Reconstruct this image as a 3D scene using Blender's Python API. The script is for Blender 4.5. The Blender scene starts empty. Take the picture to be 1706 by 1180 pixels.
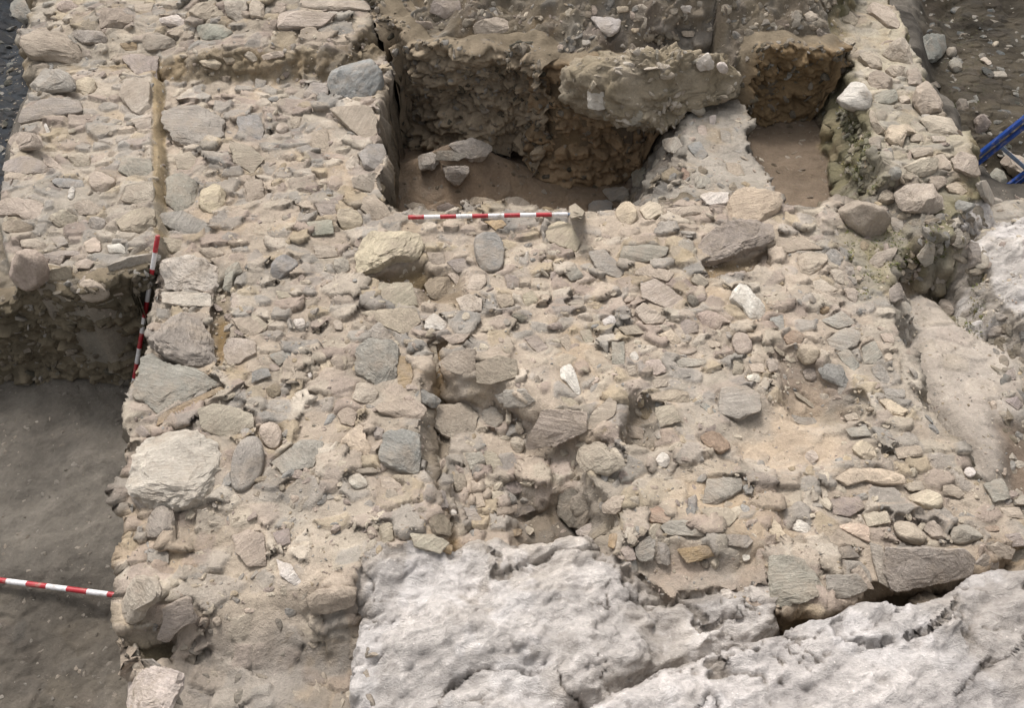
import bpy, math, random
import numpy as np
from mathutils import Vector

# ------------------------------------------------------------------ camera, sky, sun, exposure
sc = bpy.context.scene
CX, CY, F = 853.0, 590.0, 1400.0          # photograph centre and focal length (photo pixels)
HC, PITCH = 3.15, math.radians(48)
cam_d = bpy.data.cameras.new('camera'); cam = bpy.data.objects.new('camera', cam_d)
sc.collection.objects.link(cam); sc.camera = cam
cam.location = (0, 0, HC); cam.rotation_euler = (math.pi/2 - PITCH, 0, 0)
cam_d.sensor_width = 36; cam_d.lens = 36*F/1706; cam_d.clip_start = .05; cam_d.clip_end = 3000

SUN_EL, SUN_AZ = math.radians(58), math.radians(-25)      # azimuth from +y towards +x
world = bpy.data.worlds.new('World'); sc.world = world; world.use_nodes = True
nt = world.node_tree; nt.nodes.clear()
sky = nt.nodes.new('ShaderNodeTexSky'); sky.sky_type = 'NISHITA'; sky.sun_disc = False
sky.sun_elevation = SUN_EL; sky.sun_rotation = SUN_AZ; sky.air_density = 1.0; sky.dust_density = 5.0; sky.ozone_density = 1.0
hs = nt.nodes.new('ShaderNodeHueSaturation'); hs.inputs['Saturation'].default_value = .16
bg = nt.nodes.new('ShaderNodeBackground'); bg.inputs['Strength'].default_value = .145
ow = nt.nodes.new('ShaderNodeOutputWorld')
nt.links.new(sky.outputs[0], hs.inputs['Color']); nt.links.new(hs.outputs[0], bg.inputs[0]); nt.links.new(bg.outputs[0], ow.inputs[0])
sun_d = bpy.data.lights.new('sun', 'SUN'); sun_d.energy = 1.5; sun_d.angle = math.radians(11); sun_d.color = (1, .955, .92)
sun = bpy.data.objects.new('sun', sun_d); sc.collection.objects.link(sun)
sd = Vector((math.sin(SUN_AZ)*math.cos(SUN_EL), math.cos(SUN_AZ)*math.cos(SUN_EL), math.sin(SUN_EL)))
sun.rotation_euler = sd.to_track_quat('Z', 'Y').to_euler(); sun.location = (0, 3, 8)
vs = sc.view_settings; vs.view_transform = 'Standard'; vs.look = 'None'; vs.gamma = 1; vs.use_curve_mapping = False
vs.exposure = 0.66

# ------------------------------------------------------------------ helpers
rng = np.random.default_rng(7); random.seed(7)
CAM = np.array([0, 0, HC])
FW = np.array([0, math.cos(PITCH), -math.sin(PITCH)]); UP = np.array([0, math.sin(PITCH), math.cos(PITCH)])
def ray(px, py):
    px = np.asarray(px, float); py = np.asarray(py, float)
    d = FW*F + np.stack([px-CX, 0*px, 0*px], -1) - (py-CY)[..., None]*UP
    return d/np.linalg.norm(d, axis=-1, keepdims=True)
def P(px, py, z):
    d = ray(px, py); t = (z-HC)/d[..., 2]
    return CAM + d*t[..., None]
def lin(c):
    c = np.asarray(c, float)/255
    return np.where(c <= .04045, c/12.92, ((c+.055)/1.055)**2.4)*.85*np.array([1.0, .982, .985])
def link(o):
    sc.collection.objects.link(o); return o
def tag(o, label=None, cat=None, group=None, kind=None):
    if label: o['label'] = label
    if cat: o['category'] = cat
    if group: o['group'] = group
    if kind: o['kind'] = kind
    return o
def mesh_obj(name, V, faces, mat, parent=None, smooth=True, sharp=0):
    """V (n,3), faces (m,k) int array -> one mesh object"""
    faces = np.asarray(faces, np.int32); m, k = faces.shape
    me = bpy.data.meshes.new(name)
    me.vertices.add(len(V)); me.vertices.foreach_set('co', np.asarray(V, np.float32).ravel())
    me.loops.add(m*k); me.loops.foreach_set('vertex_index', faces.ravel())
    me.polygons.add(m); me.polygons.foreach_set('loop_start', np.arange(0, m*k, k, dtype=np.int32))
    me.polygons.foreach_set('use_smooth', np.full(m, smooth))
    me.update(calc_edges=True); me.validate()
    if sharp: me.set_sharp_from_angle(angle=math.radians(sharp))
    if mat: me.materials.append(mat)
    o = link(bpy.data.objects.new(name, me))
    if parent: o.parent = parent
    return o

def hash3(x, y, z, s=0):
    h = (x.astype(np.int64)*374761393 + y.astype(np.int64)*668265263 + z.astype(np.int64)*2147483647 + s*1274126177) & 0xffffffff
    h = ((h ^ (h >> 13))*1274126177) & 0xffffffff
    h = ((h ^ (h >> 16))*2246822519) & 0xffffffff
    return ((h ^ (h >> 15)) & 0xffffff).astype(np.float32)/np.float32(0xffffff)
def vnoise2(x, y, s=0):
    xi = np.floor(x); yi = np.floor(y); fx = x-xi; fy = y-yi
    ux = fx*fx*fx*(fx*(fx*6-15)+10); uy = fy*fy*fy*(fy*(fy*6-15)+10); z = np.zeros_like(xi)
    a = hash3(xi, yi, z, s); b = hash3(xi+1, yi, z, s); c = hash3(xi, yi+1, z, s); d = hash3(xi+1, yi+1, z, s)
    return (a*(1-ux)+b*ux)*(1-uy) + (c*(1-ux)+d*ux)*uy - .5
def fbm2(x, y, oct=4, s=0, rough=.5):
    r = 0; a = 1
    for i in range(oct):
        r = r + a*vnoise2(x*2**i + 17.3*i, y*2**i - 9.1*i, s+i); a *= rough
    return r
def vnoise3(p, s=0):
    i = np.floor(p); f = p-i; u = f*f*(3-2*f); x, y, z = i[..., 0], i[..., 1], i[..., 2]
    r = 0
    for dx in (0, 1):
        for dy in (0, 1):
            for dz in (0, 1):
                w = (u[..., 0] if dx else 1-u[..., 0])*(u[..., 1] if dy else 1-u[..., 1])*(u[..., 2] if dz else 1-u[..., 2])
                r = r + w*hash3(x+dx, y+dy, z+dz, s)
    return r-.5
def fbm3(p, oct=3, s=0, rough=.5):
    r = 0; a = 1
    for i in range(oct): r = r + a*vnoise3(p*2**i + 5.7*i, s+i); a *= rough
    return r
def cells(x, y, s=0):
    """2-D cell noise: F1, F2 and two random numbers of the nearest cell"""
    xi = np.floor(x); yi = np.floor(y); z = np.zeros_like(xi)
    f1 = np.full(x.shape, 9, np.float32); f2 = f1.copy(); r1 = np.zeros_like(f1); r2 = np.zeros_like(f1); ox = np.zeros_like(f1); oy = np.zeros_like(f1)
    for dx in (-1, 0, 1):
        for dy in (-1, 0, 1):
            cx = xi+dx; cy = yi+dy
            ax = (cx+.1+.8*hash3(cx, cy, z, s)-x).astype(np.float32); ay = (cy+.1+.8*hash3(cx, cy, z, s+1)-y).astype(np.float32)
            d = np.hypot(ax, ay); n = d < f1; ox = np.where(n, ax, ox); oy = np.where(n, ay, oy)
            f2 = np.where(n, f1, np.minimum(f2, d)); f1 = np.where(n, d, f1)
            r1 = np.where(n, hash3(cx, cy, z, s+2), r1); r2 = np.where(n, hash3(cx, cy, z, s+3), r2)
    return f1, f2, r1, r2, ox, oy
def sstep(t): t = np.clip(t, 0, 1); return t*t*(3-2*t)
def sdf(poly, X, Y, margin=.9):
    """signed distance to a polygon, positive inside (only near it)"""
    out = np.full(X.shape, -9, np.float32)
    lo = poly.min(0)-margin; hi = poly.max(0)+margin
    m = (X > lo[0]) & (X < hi[0]) & (Y > lo[1]) & (Y < hi[1])
    x = X[m]; y = Y[m]; d = np.full(x.shape, 1e9); ins = np.zeros(x.shape, bool)
    for i in range(len(poly)):
        a = poly[i]; b = poly[(i+1) % len(poly)]; e = b-a
        t = np.clip(((x-a[0])*e[0]+(y-a[1])*e[1])/(e@e+1e-12), 0, 1)
        d = np.minimum(d, (x-a[0]-t*e[0])**2+(y-a[1]-t*e[1])**2)
        c = (a[1] > y) != (b[1] > y)
        if a[1] != b[1]: ins ^= c & (x < (b[0]-a[0])*(y-a[1])/(b[1]-a[1])+a[0])
    out[m] = np.where(ins, 1, -1)*np.sqrt(d)
    return out
def poly_w(s, z):
    a = np.array([[float(v) for v in q.split(',')] for q in s.split()])
    return P(a[:, 0], a[:, 1], z)[:, :2]

# ------------------------------------------------------------------ materials
def nodes(name):
    m = bpy.data.materials.new(name); m.use_nodes = True; t = m.node_tree
    return m, t, t.nodes['Principled BSDF']
def N(t, typ, **kw):
    n = t.nodes.new(typ)
    for k, v in kw.items():
        if k in n.inputs: n.inputs[k].default_value = v
        else: setattr(n, k, v)
    return n
def rng_node(t, src, a, b, lo, hi):
    n = N(t, 'ShaderNodeMapRange'); n.inputs[1].default_value = a; n.inputs[2].default_value = b
    n.inputs[3].default_value = lo; n.inputs[4].default_value = hi; t.links.new(src, n.inputs[0]); return n.outputs[0]
def mixc(t, fac, a, b, mode='MIX'):
    n = N(t, 'ShaderNodeMix', data_type='RGBA', blend_type=mode)
    for i, v in ((0, fac), (6, a), (7, b)):
        if hasattr(v, 'links'): t.links.new(v, n.inputs[i])
        else: n.inputs[i].default_value = v
    return n.outputs[2]
def scalec(t, col, fac):
    n = N(t, 'ShaderNodeVectorMath', operation='SCALE'); t.links.new(col, n.inputs[0]); t.links.new(fac, n.inputs[3]); return n.outputs[0]
def rgba(c): c = lin(c); return (*[float(v) for v in c], 1)
def earth_material(name, bump=1.0, streak=0.0):
    m, t, b = nodes(name)
    at = N(t, 'ShaderNodeAttribute', attribute_name='Col'); tc = N(t, 'ShaderNodeNewGeometry')
    pos = tc.outputs['Position']
    n1 = N(t, 'ShaderNodeTexNoise', Scale=9.0, Detail=8.0, Roughness=.65); n2 = N(t, 'ShaderNodeTexNoise', Scale=55.0, Detail=8.0, Roughness=.7)
    v1 = N(t, 'ShaderNodeTexVoronoi', Scale=60.0); v2 = N(t, 'ShaderNodeTexVoronoi', Scale=130.0)
    for n in (n1, n2, v1, v2): t.links.new(pos, n.inputs['Vector'])
    c = scalec(t, at.outputs['Color'], rng_node(t, n1.outputs[0], .3, .7, .80, 1.18))
    c = scalec(t, c, rng_node(t, n2.outputs[0], .3, .7, .84, 1.14))
    # small grit of pale and dark grains
    g = rng_node(t, v1.outputs['Distance'], .12, .28, 1, 0); g2 = N(t, 'ShaderNodeSeparateColor'); t.links.new(v1.outputs['Color'], g2.inputs[0])
    pick = N(t, 'ShaderNodeMath', operation='GREATER_THAN'); t.links.new(g2.outputs[0], pick.inputs[0]); pick.inputs[1].default_value = .72
    gm = N(t, 'ShaderNodeMath', operation='MULTIPLY'); t.links.new(g, gm.inputs[0]); t.links.new(pick.outputs[0], gm.inputs[1])
    gray = scalec(t, c, rng_node(t, g2.outputs[1], 0, 1, .7, 1.5))
    c = mixc(t, gm.outputs[0], c, gray)
    t.links.new(c, b.inputs['Base Color']); b.inputs['Roughness'].default_value = .95
    b.inputs['Specular IOR Level'].default_value = .15
    hsum = N(t, 'ShaderNodeMath', operation='MULTIPLY_ADD'); t.links.new(n2.outputs[0], hsum.inputs[0]); hsum.inputs[1].default_value = .6
    t.links.new(rng_node(t, v2.outputs['Distance'], 0, .6, .1, 0), hsum.inputs[2])
    h2 = N(t, 'ShaderNodeMath', operation='MULTIPLY_ADD'); t.links.new(n1.outputs[0], h2.inputs[0]); h2.inputs[1].default_value = .9; t.links.new(hsum.outputs[0], h2.inputs[2])
    out = h2.outputs[0]
    if streak:
        mp = N(t, 'ShaderNodeMapping'); mp.inputs['Rotation'].default_value = (.3, .2, .55); mp.inputs['Scale'].default_value = (13, 26, 20)
        ns = N(t, 'ShaderNodeTexNoise', Scale=1.0, Detail=9.0, Roughness=.75, Distortion=1.6)
        t.links.new(pos, mp.inputs[0]); t.links.new(mp.outputs[0], ns.inputs['Vector'])
        c = scalec(t, c, rng_node(t, ns.outputs[0], .3, .7, 1-.32*streak, 1+.28*streak)); t.links.new(c, b.inputs['Base Color'])
        h3 = N(t, 'ShaderNodeMath', operation='MULTIPLY_ADD'); t.links.new(ns.outputs[0], h3.inputs[0]); h3.inputs[1].default_value = 2.0*streak; t.links.new(out, h3.inputs[2]); out = h3.outputs[0]
    bp = N(t, 'ShaderNodeBump', Strength=.85, Distance=.018*bump); t.links.new(out, bp.inputs['Height']); t.links.new(bp.outputs[0], b.inputs['Normal'])
    return m
M_EARTH = earth_material('rubble_earth', 1.0)
M_SOIL = earth_material('trench_soil', .8)
M_BEDROCK = earth_material('foliated_bedrock', 1.25, .6)
def stone_material(name, attr=False):
    m, t, b = nodes(name)
    oi = N(t, 'ShaderNodeObjectInfo'); tc = N(t, 'ShaderNodeTexCoord'); geo = N(t, 'ShaderNodeNewGeometry')
    col = oi.outputs['Color']
    rnd = oi.outputs['Random']
    if attr:
        at = N(t, 'ShaderNodeAttribute', attribute_name='Col'); col = at.outputs['Color']
    off = N(t, 'ShaderNodeVectorMath', operation='ADD'); k = N(t, 'ShaderNodeMath', operation='MULTIPLY'); k.inputs[1].default_value = 37.0
    t.links.new(rnd, k.inputs[0]); cmb = N(t, 'ShaderNodeCombineXYZ')
    for i in range(3): t.links.new(k.outputs[0], cmb.inputs[i])
    t.links.new(tc.outputs['Object'], off.inputs[0]); t.links.new(cmb.outputs[0], off.inputs[1]); p = off.outputs[0]
    # foliation: thin layers in a direction of the stone's own
    rot = N(t, 'ShaderNodeVectorRotate', rotation_type='EULER_XYZ'); cr = N(t, 'ShaderNodeCombineXYZ')
    for i, (lo, hi) in enumerate(((-.5, .5), (-.5, .5), (-1.2, 1.4))): t.links.new(rng_node(t, rnd, 0, 1, lo, hi), cr.inputs[i])
    t.links.new(p, rot.inputs['Vector']); t.links.new(cr.outputs[0], rot.inputs['Rotation'])
    mp = N(t, 'ShaderNodeMapping'); mp.inputs['Scale'].default_value = (5, 60, 45); t.links.new(rot.outputs[0], mp.inputs[0])
    ns = N(t, 'ShaderNodeTexNoise', Scale=1.0, Detail=6.0, Roughness=.6, Distortion=.6); t.links.new(mp.outputs[0], ns.inputs['Vector'])
    n1 = N(t, 'ShaderNodeTexNoise', Scale=11.0, Detail=7.0, Roughness=.62); n2 = N(t, 'ShaderNodeTexNoise', Scale=85.0, Detail=7.0, Roughness=.7); n3 = N(t, 'ShaderNodeTexNoise', Scale=6.0, Detail=9.0, Roughness=.7)
    for n in (n1, n2, n3): t.links.new(p, n.inputs['Vector'])
    c = scalec(t, col, rng_node(t, n1.outputs[0], .3, .7, .80, 1.16))
    c = scalec(t, c, rng_node(t, n2.outputs[0], .3, .7, .84, 1.12))
    c = scalec(t, c, rng_node(t, ns.outputs[0], .3, .7, .80, 1.14))
    # dust of the tan earth lying in patches on the stone
    c = mixc(t, rng_node(t, n3.outputs[0], .46, .64, 0, .65), c, rgba((169, 156, 139)))
    t.links.new(c, b.inputs['Base Color']); b.inputs['Roughness'].default_value = .9; b.inputs['Specular IOR Level'].default_value = .2
    h = N(t, 'ShaderNodeMath', operation='MULTIPLY_ADD'); t.links.new(ns.outputs[0], h.inputs[0]); h.inputs[1].default_value = .9; t.links.new(n2.outputs[0], h.inputs[2])
    h2 = N(t, 'ShaderNodeMath', operation='MULTIPLY_ADD'); t.links.new(n1.outputs[0], h2.inputs[0]); h2.inputs[1].default_value = 1.3; t.links.new(h.outputs[0], h2.inputs[2])
    bp = N(t, 'ShaderNodeBump', Strength=.85, Distance=.015); t.links.new(h2.outputs[0], bp.inputs['Height']); t.links.new(bp.outputs[0], b.inputs['Normal'])
    return m
M_STONE = stone_material('weathered_stone'); M_GRIT = stone_material('small_stones', True)
def paint(name, c, rough=.45):
    m, t, b = nodes(name); tc = N(t, 'ShaderNodeTexCoord'); n = N(t, 'ShaderNodeTexNoise', Scale=40.0, Detail=6.0); t.links.new(tc.outputs['Object'], n.inputs['Vector'])
    rc = N(t, 'ShaderNodeRGB'); rc.outputs[0].default_value = rgba(c)
    n2 = N(t, 'ShaderNodeTexNoise', Scale=23.0, Detail=8.0, Roughness=.7); t.links.new(tc.outputs['Object'], n2.inputs['Vector'])
    c = mixc(t, rng_node(t, n2.outputs[0], .52, .68, 0, .7), scalec(t, rc.outputs[0], rng_node(t, n.outputs[0], .3, .7, .78, 1.05)), rgba((150, 138, 120)))
    t.links.new(c, b.inputs['Base Color']); b.inputs['Roughness'].default_value = rough
    return m
M_RED = paint('red_paint', (176, 32, 44)); M_WHITE = paint('white_paint', (236, 234, 232)); M_BLUE = paint('blue_paint', (32, 70, 142), .35); M_GREYMETAL = paint('grey_metal', (120, 140, 165), .4)

# ------------------------------------------------------------------ terrain: one height field, cut into ground, walls and bedrock
RES = .009
xs = np.arange(-5.6, 5.6, RES); ys = np.arange(.4, 9.0, RES)
X, Y = np.meshgrid(xs, ys); NX, NY = len(xs), len(ys)
wx = X + .075*fbm2(X*4, Y*4, 4, 11) + .05*vnoise2(X*14, Y*14, 12); wy = Y + .075*fbm2(X*4, Y*4, 4, 21) + .05*vnoise2(X*14, Y*14, 22)
sx = X + .05*fbm2(X*3, Y*3, 3, 31); sy = Y + .05*fbm2(X*3, Y*3, 3, 41)

C_TAN = (173, 160, 143); C_GREYTAN = (160, 150, 132)
H = np.full(X.shape, -.66, np.float32); COL = np.zeros(X.shape+(3,), np.float32); COL[:] = lin((100, 95, 87))
RUB = np.full(X.shape, .12, np.float32)          # how stony the surface is
REG = np.zeros(X.shape, np.int8)
def blend(d, e):
    return sstep((d+e)/e)
def base(poly, zref, z, col, e=.25, rub=.1):
    global H, COL, RUB
    s = sstep((sdf(poly_w(poly, zref), sx, sy)+e/2)/e)
    H = H*(1-s)+z*s; COL[:] = COL*(1-s[..., None])+lin(col)*s[..., None]; RUB = RUB*(1-s)+rub*s
# floors
base('-400,1010 60,985 120,1000 240,1010 240,1300 -400,1300', -.66, -.74, (98, 92, 83), .22, .35)      # rougher dug part of the trench
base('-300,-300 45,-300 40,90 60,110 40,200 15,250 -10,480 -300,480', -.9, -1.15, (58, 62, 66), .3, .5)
base('600,150 1180,150 1180,440 600,440', -.8, -.76, (140, 122, 102), .3, .25)
base('1190,120 1420,60 1500,400 1190,420', -.26, -.26, (120, 106, 90), .2, .1)
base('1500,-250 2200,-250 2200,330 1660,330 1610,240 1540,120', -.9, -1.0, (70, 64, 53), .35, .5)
base('1480,330 1660,310 2300,300 2300,960 1700,960 1600,800 1500,600', -.2, -.24, (150, 143, 131), .35, .55)
# masses: id, traced top edge, height of that edge, slope width, top colour, face colour, stoniness
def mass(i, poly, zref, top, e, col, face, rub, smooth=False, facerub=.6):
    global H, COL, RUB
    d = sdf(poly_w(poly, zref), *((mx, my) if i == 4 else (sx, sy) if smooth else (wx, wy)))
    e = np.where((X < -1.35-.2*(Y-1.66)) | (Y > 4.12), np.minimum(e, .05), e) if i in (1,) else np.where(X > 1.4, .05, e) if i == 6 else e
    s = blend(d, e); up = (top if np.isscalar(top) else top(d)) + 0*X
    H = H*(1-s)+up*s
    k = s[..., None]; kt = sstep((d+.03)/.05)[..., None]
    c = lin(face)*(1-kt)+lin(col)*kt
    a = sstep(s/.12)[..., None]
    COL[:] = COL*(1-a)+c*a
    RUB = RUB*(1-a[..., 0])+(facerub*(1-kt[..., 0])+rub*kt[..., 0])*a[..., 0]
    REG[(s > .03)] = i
MAIN = ('265,100 520,95 640,88 640,130 635,200 640,300 642,338 655,352 690,350 800,342 960,350 1020,345 1170,332 1290,330 1300,345 1400,348 1480,345 '
        '1502,372 1484,440 1482,520 1535,680 1618,800 1706,850 1990,900 1990,1360 205,1360 208,1100 196,1060 215,1000 214,850 222,700 226,640 240,580 263,500 262,440 262,390')
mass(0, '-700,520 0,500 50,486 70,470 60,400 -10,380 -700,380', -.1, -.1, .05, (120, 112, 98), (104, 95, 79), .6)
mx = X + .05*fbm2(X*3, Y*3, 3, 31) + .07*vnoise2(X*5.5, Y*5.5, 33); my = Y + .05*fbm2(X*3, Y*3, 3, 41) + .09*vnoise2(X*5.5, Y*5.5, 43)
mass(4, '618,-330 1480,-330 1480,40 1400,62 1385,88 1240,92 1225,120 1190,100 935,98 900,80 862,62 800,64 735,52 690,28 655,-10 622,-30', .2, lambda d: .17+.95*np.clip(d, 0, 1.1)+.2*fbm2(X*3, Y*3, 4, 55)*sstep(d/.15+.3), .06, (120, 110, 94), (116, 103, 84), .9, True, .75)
mass(6, '1156,168 1230,163 1244,215 1284,335 1098,345 1128,290 1146,225', -.03, -.03, .42, (158, 151, 139), (128, 123, 114), .22, False, 1.0)  # sloping side gets a darker grey: its shade is put into the face colour
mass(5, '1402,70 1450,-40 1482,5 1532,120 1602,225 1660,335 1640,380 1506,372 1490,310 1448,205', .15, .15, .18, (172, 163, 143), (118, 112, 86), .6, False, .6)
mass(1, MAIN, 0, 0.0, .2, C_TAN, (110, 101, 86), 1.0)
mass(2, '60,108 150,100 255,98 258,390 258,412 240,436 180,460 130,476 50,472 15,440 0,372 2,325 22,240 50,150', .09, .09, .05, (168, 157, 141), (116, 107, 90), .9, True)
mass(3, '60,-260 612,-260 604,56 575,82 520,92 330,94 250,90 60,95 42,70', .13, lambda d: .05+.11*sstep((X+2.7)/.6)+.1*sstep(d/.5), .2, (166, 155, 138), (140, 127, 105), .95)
# ochre face of the pier along its straight edge
PIER = '60,108 150,100 255,98 258,390 258,412 240,436 180,460 130,476 50,472 15,440 0,372 2,325 22,240 50,150'
dP = sdf(poly_w(PIER, .09), X, Y); o_ = sstep((dP+.06)/.02)*sstep((.012-dP)/.01)*(sdf(poly_w('244,92 300,92 300,396 244,396', .06), X, Y) > 0); COL[:] = COL*(1-o_[..., None])+lin((150, 134, 106))*o_[..., None]; RUB = RUB*(1-.8*o_)
# lowered places inside the main mass
def lower(poly, dz, e, col=None, rub=None, k=1.0, zref=0, smooth=True):
    global H, RUB
    s = sstep((sdf(poly_w(poly, zref), sx if smooth else wx, sy if smooth else wy)+e/2)/e)
    H = H + dz*s
    if col is not None: COL[:] = COL*(1-k*s[..., None])+lin(col)*k*s[..., None]
    if rub is not None: RUB = RUB*(1-s)+rub*s
lower('735,630 830,640 900,690 1000,740 960,800 1010,870 990,905 760,915 742,820 722,720', -.19, .15)
lower('850,770 960,790 1000,850 1000,900 860,905', -.12, .14, (118, 106, 90), .6)
lower('722,560 745,560 742,700 728,780 762,880 760,925 748,925 742,850 712,770 712,690', -.07, .05, (134, 112, 82), .3)
lower('1045,665 1090,670 1095,740 1050,730', -.12, .1, (128, 115, 98), .5)
lower('1290,575 1340,590 1420,660 1440,700 1330,690 1300,640', -.09, .12, (140, 126, 110), .5)
lower('1225,700 1330,640 1420,690 1400,770 1290,790 1220,760', -.05, .16, (181, 164, 142), .3)
lower('1050,790 1160,780 1250,850 1180,870 1080,850', -.02, .16, (179, 162, 139), .35)
lower('300,870 370,860 470,960 520,1010 400,1040 330,1000 290,930', -.06, .2, (167, 155, 138), .8)
lower('450,810 650,800 690,870 620,930 460,870', -.02, .2, (172, 161, 145), .8)
lower('1050,930 1270,925 1290,1010 1200,990 1150,1010 1090,1000', -.06, .12, (168, 153, 137), .3)
lower('290,1080 330,1050 420,1040 610,1012 622,1100 635,1360 290,1360', -.22, .32, (146, 139, 129), .6)
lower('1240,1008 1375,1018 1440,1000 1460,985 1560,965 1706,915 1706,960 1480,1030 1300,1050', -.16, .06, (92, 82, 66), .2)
lower('690,460 760,455 770,500 700,500', -.05, .08, (134, 120, 100), .5)
lower('590,455 705,440 712,470 600,475', -.07, .06, (128, 112, 86), .3)
lower('1170,440 1290,408 1292,440 1190,470', -.06, .05, (122, 108, 88), .4)
lower('365,480 378,470 382,560 368,610 360,560', -.05, .04, (140, 118, 84), .3)
lower('215,1055 280,1062 275,1095 232,1112', -.10, .06, (120, 110, 88), .3)
lower('1380,380 1510,370 1520,480 1440,500 1420,430', -.03, .12, (126, 120, 84), .5, .7)
# pale mortar slope at the right, mossy gully, outcrop
lower('1478,470 1590,490 1690,550 1712,700 1672,785 1640,812 1560,710 1500,580', .05, .14, (166, 157, 145), .3, .95, -.15)
lower('1660,700 1800,690 1800,850 1700,840', -.05, .15, (128, 112, 96), .2, .9, -.2)
lower('1500,370 1640,350 1625,470 1640,560 1600,540 1540,480', -.08, .12, (110, 106, 76), .5, .8, -.2)
mass(9, '1628,408 1652,382 1900,335 1900,520 1725,530 1665,505', -.05, lambda d: -.05+.12*sstep(d/.3), .16, (196, 190, 182), (160, 152, 140), .25)
# grey-white bedrock at the near right
ridge = lambda d: -.01+.13*sstep(d/.35)+.06*sstep((d-.3)/.5)
mass(7, '608,985 618,955 640,932 750,922 785,890 880,897 975,893 1005,932 1042,962 1110,1012 1170,1000 1205,985 1275,1008 1302,1046 1240,1090 1160,1190 1100,1420 622,1420 612,1150', .05, ridge, .085, (203, 197, 190), (188, 180, 170), .0)
B8 = '960,1186 1090,1132 1300,1053 1462,997 1505,1012 1560,1002 1640,974 1720,942 1990,862 1990,1420 860,1420'
mass(8, B8, .24, lambda d: .23+.05*sstep(d/.12)+.06*sstep((d-.1)/.6), .03, (203, 197, 191), (184, 176, 167), .0, True)

dB = sdf(poly_w(B8, .24), X, Y)
H -= np.where(REG == 7, .13*sstep(1+dB/.14)*(dB < 0), 0).astype(np.float32)       # the cleft in front of the straight edge
H += np.where(REG == 8, .035*np.exp(-((dB-.03)/.035)**2), 0).astype(np.float32)
tr_ = (REG == 0)&(Y > 4.2)&(X > 2.2); H += np.where(tr_, np.minimum(.3*fbm2(X*1.6, Y*1.6, 4, 61), .0), 0).astype(np.float32); COL *= np.where(tr_, 1+1.1*fbm2(X*2.3, Y*2.3, 4, 66), 1)[..., None]
pf_ = (REG == 0)&(X < -1.4)&(Y < 4); COL *= np.where(pf_, 1+.45*fbm2(X*3.1, Y*3.1, 5, 68, .6), 1)[..., None]; H += np.where(pf_, .03*fbm2(X*4, Y*4, 5, 69, .6), 0).astype(np.float32)
hc_ = P(768, 268, -.62); H += np.where(REG == 0, .34*np.exp(-(((X-hc_[0])/.42)**2+((Y-hc_[1]+.10)/.22)**2)), 0).astype(np.float32)      # earth slumped at the foot of the far face
# relief
ROCK = (REG == 7) | (REG == 8)
H += .035*fbm2(X*2.2, Y*2.2, 4, 51)*np.where(ROCK, 1.2, 1)
H += .014*fbm2(X*9, Y*9, 5, 61, .6)*(.35+.5*np.clip(RUB, 0, 1))
ca, sa = math.cos(.5), math.sin(.5); U = X*ca+Y*sa; V = -X*sa+Y*ca
fol = fbm2(U*3+.6*fbm2(X*3, Y*3, 3, 5), V*13+2.2*fbm2(X*2.5, Y*2.5, 3, 8), 5, 71, .6); fol2 = fbm2(X*5, Y*5, 5, 77, .6)
rk = sstep(((REG == 7) | (REG == 8) | (REG == 9)).astype(np.float32))
crk = np.abs(fbm2(U*2.0+3, V*3.2, 4, 88)); crk = sstep((.035-crk)/.035)
rid = 1-2*np.abs(fbm2(X*2.1+.5*fbm2(X*3, Y*3, 3, 15), Y*2.6, 4, 95, .55)); rid2 = 1-2*np.abs(fbm2(U*4.5, V*13+1.2*fbm2(X*4, Y*4, 3, 18), 4, 97, .6))
crk2 = np.abs(fbm2(X*4.1+7, Y*5.2, 4, 288)); crk2 = sstep((.03-crk2)/.03)*sstep((fbm2(X*2, Y*2, 2, 291)+.1)/.2)
H += rk*(.018*fol+.04*fol2+.06*(rid-.6)*np.where(REG == 7, 1, .4)+.02*(rid2-.6)*np.where(REG == 7, 1, .6)-.035*crk-.02*crk2)
ck_ = (rk*np.maximum(crk, crk2)*.7)[..., None]; COL[:] = COL*(1-ck_)+lin((116, 106, 92))*ck_
gp = rk*sstep((.25-rid2)/.5)*.5; COL *= (1-.25*gp)[..., None]
COL *= (1+rk*(.28*fol+.22*fol2))[..., None]
pm = (rk*sstep((fbm2(X*2.3+4, Y*2.3, 5, 411, .6)-.02)/.25))[..., None]; COL[:] = COL*(1-.35*pm)+lin((178, 168, 154))*.35*pm
pm = (rk*sstep((fbm2(X*3.1-4, Y*3.1, 5, 431, .6)-.1)/.2))[..., None]; COL[:] = COL*(1-.5*pm)+lin((226, 222, 218))*.5*pm
pm = (rk*sstep((fbm2(X*7, Y*7, 4, 451, .6)-.3)/.08))[..., None]; COL[:] = COL*(1-.25*pm)+lin((124, 116, 104))*.25*pm
PAL = np.array([lin(c) for c in ((184, 174, 156), (172, 161, 144), (163, 157, 148), (152, 149, 142), (170, 156, 143), (158, 143, 132), (176, 161, 134), (194, 184, 168), (154, 151, 144), (180, 166, 149))])
mac = fbm2(X*1.7, Y*1.7, 4, 91)
COL *= (1+.22*mac)[..., None]
wall_ = ((REG >= 1) & (REG <= 6)).astype(np.float32)
st_ = (wall_*sstep((fbm2(X*2.9+9, Y*2.9, 5, 195, .6)-.16)/.3))[..., None]*.3; COL[:] = COL*(1-st_)+lin((170, 146, 110))*st_
st_ = (wall_*sstep((fbm2(X*2.1-9, Y*2.1, 5, 199, .6)-.1)/.3))[..., None]*.5; COL[:] = COL*(1-st_)+lin((150, 145, 134))*st_
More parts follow.
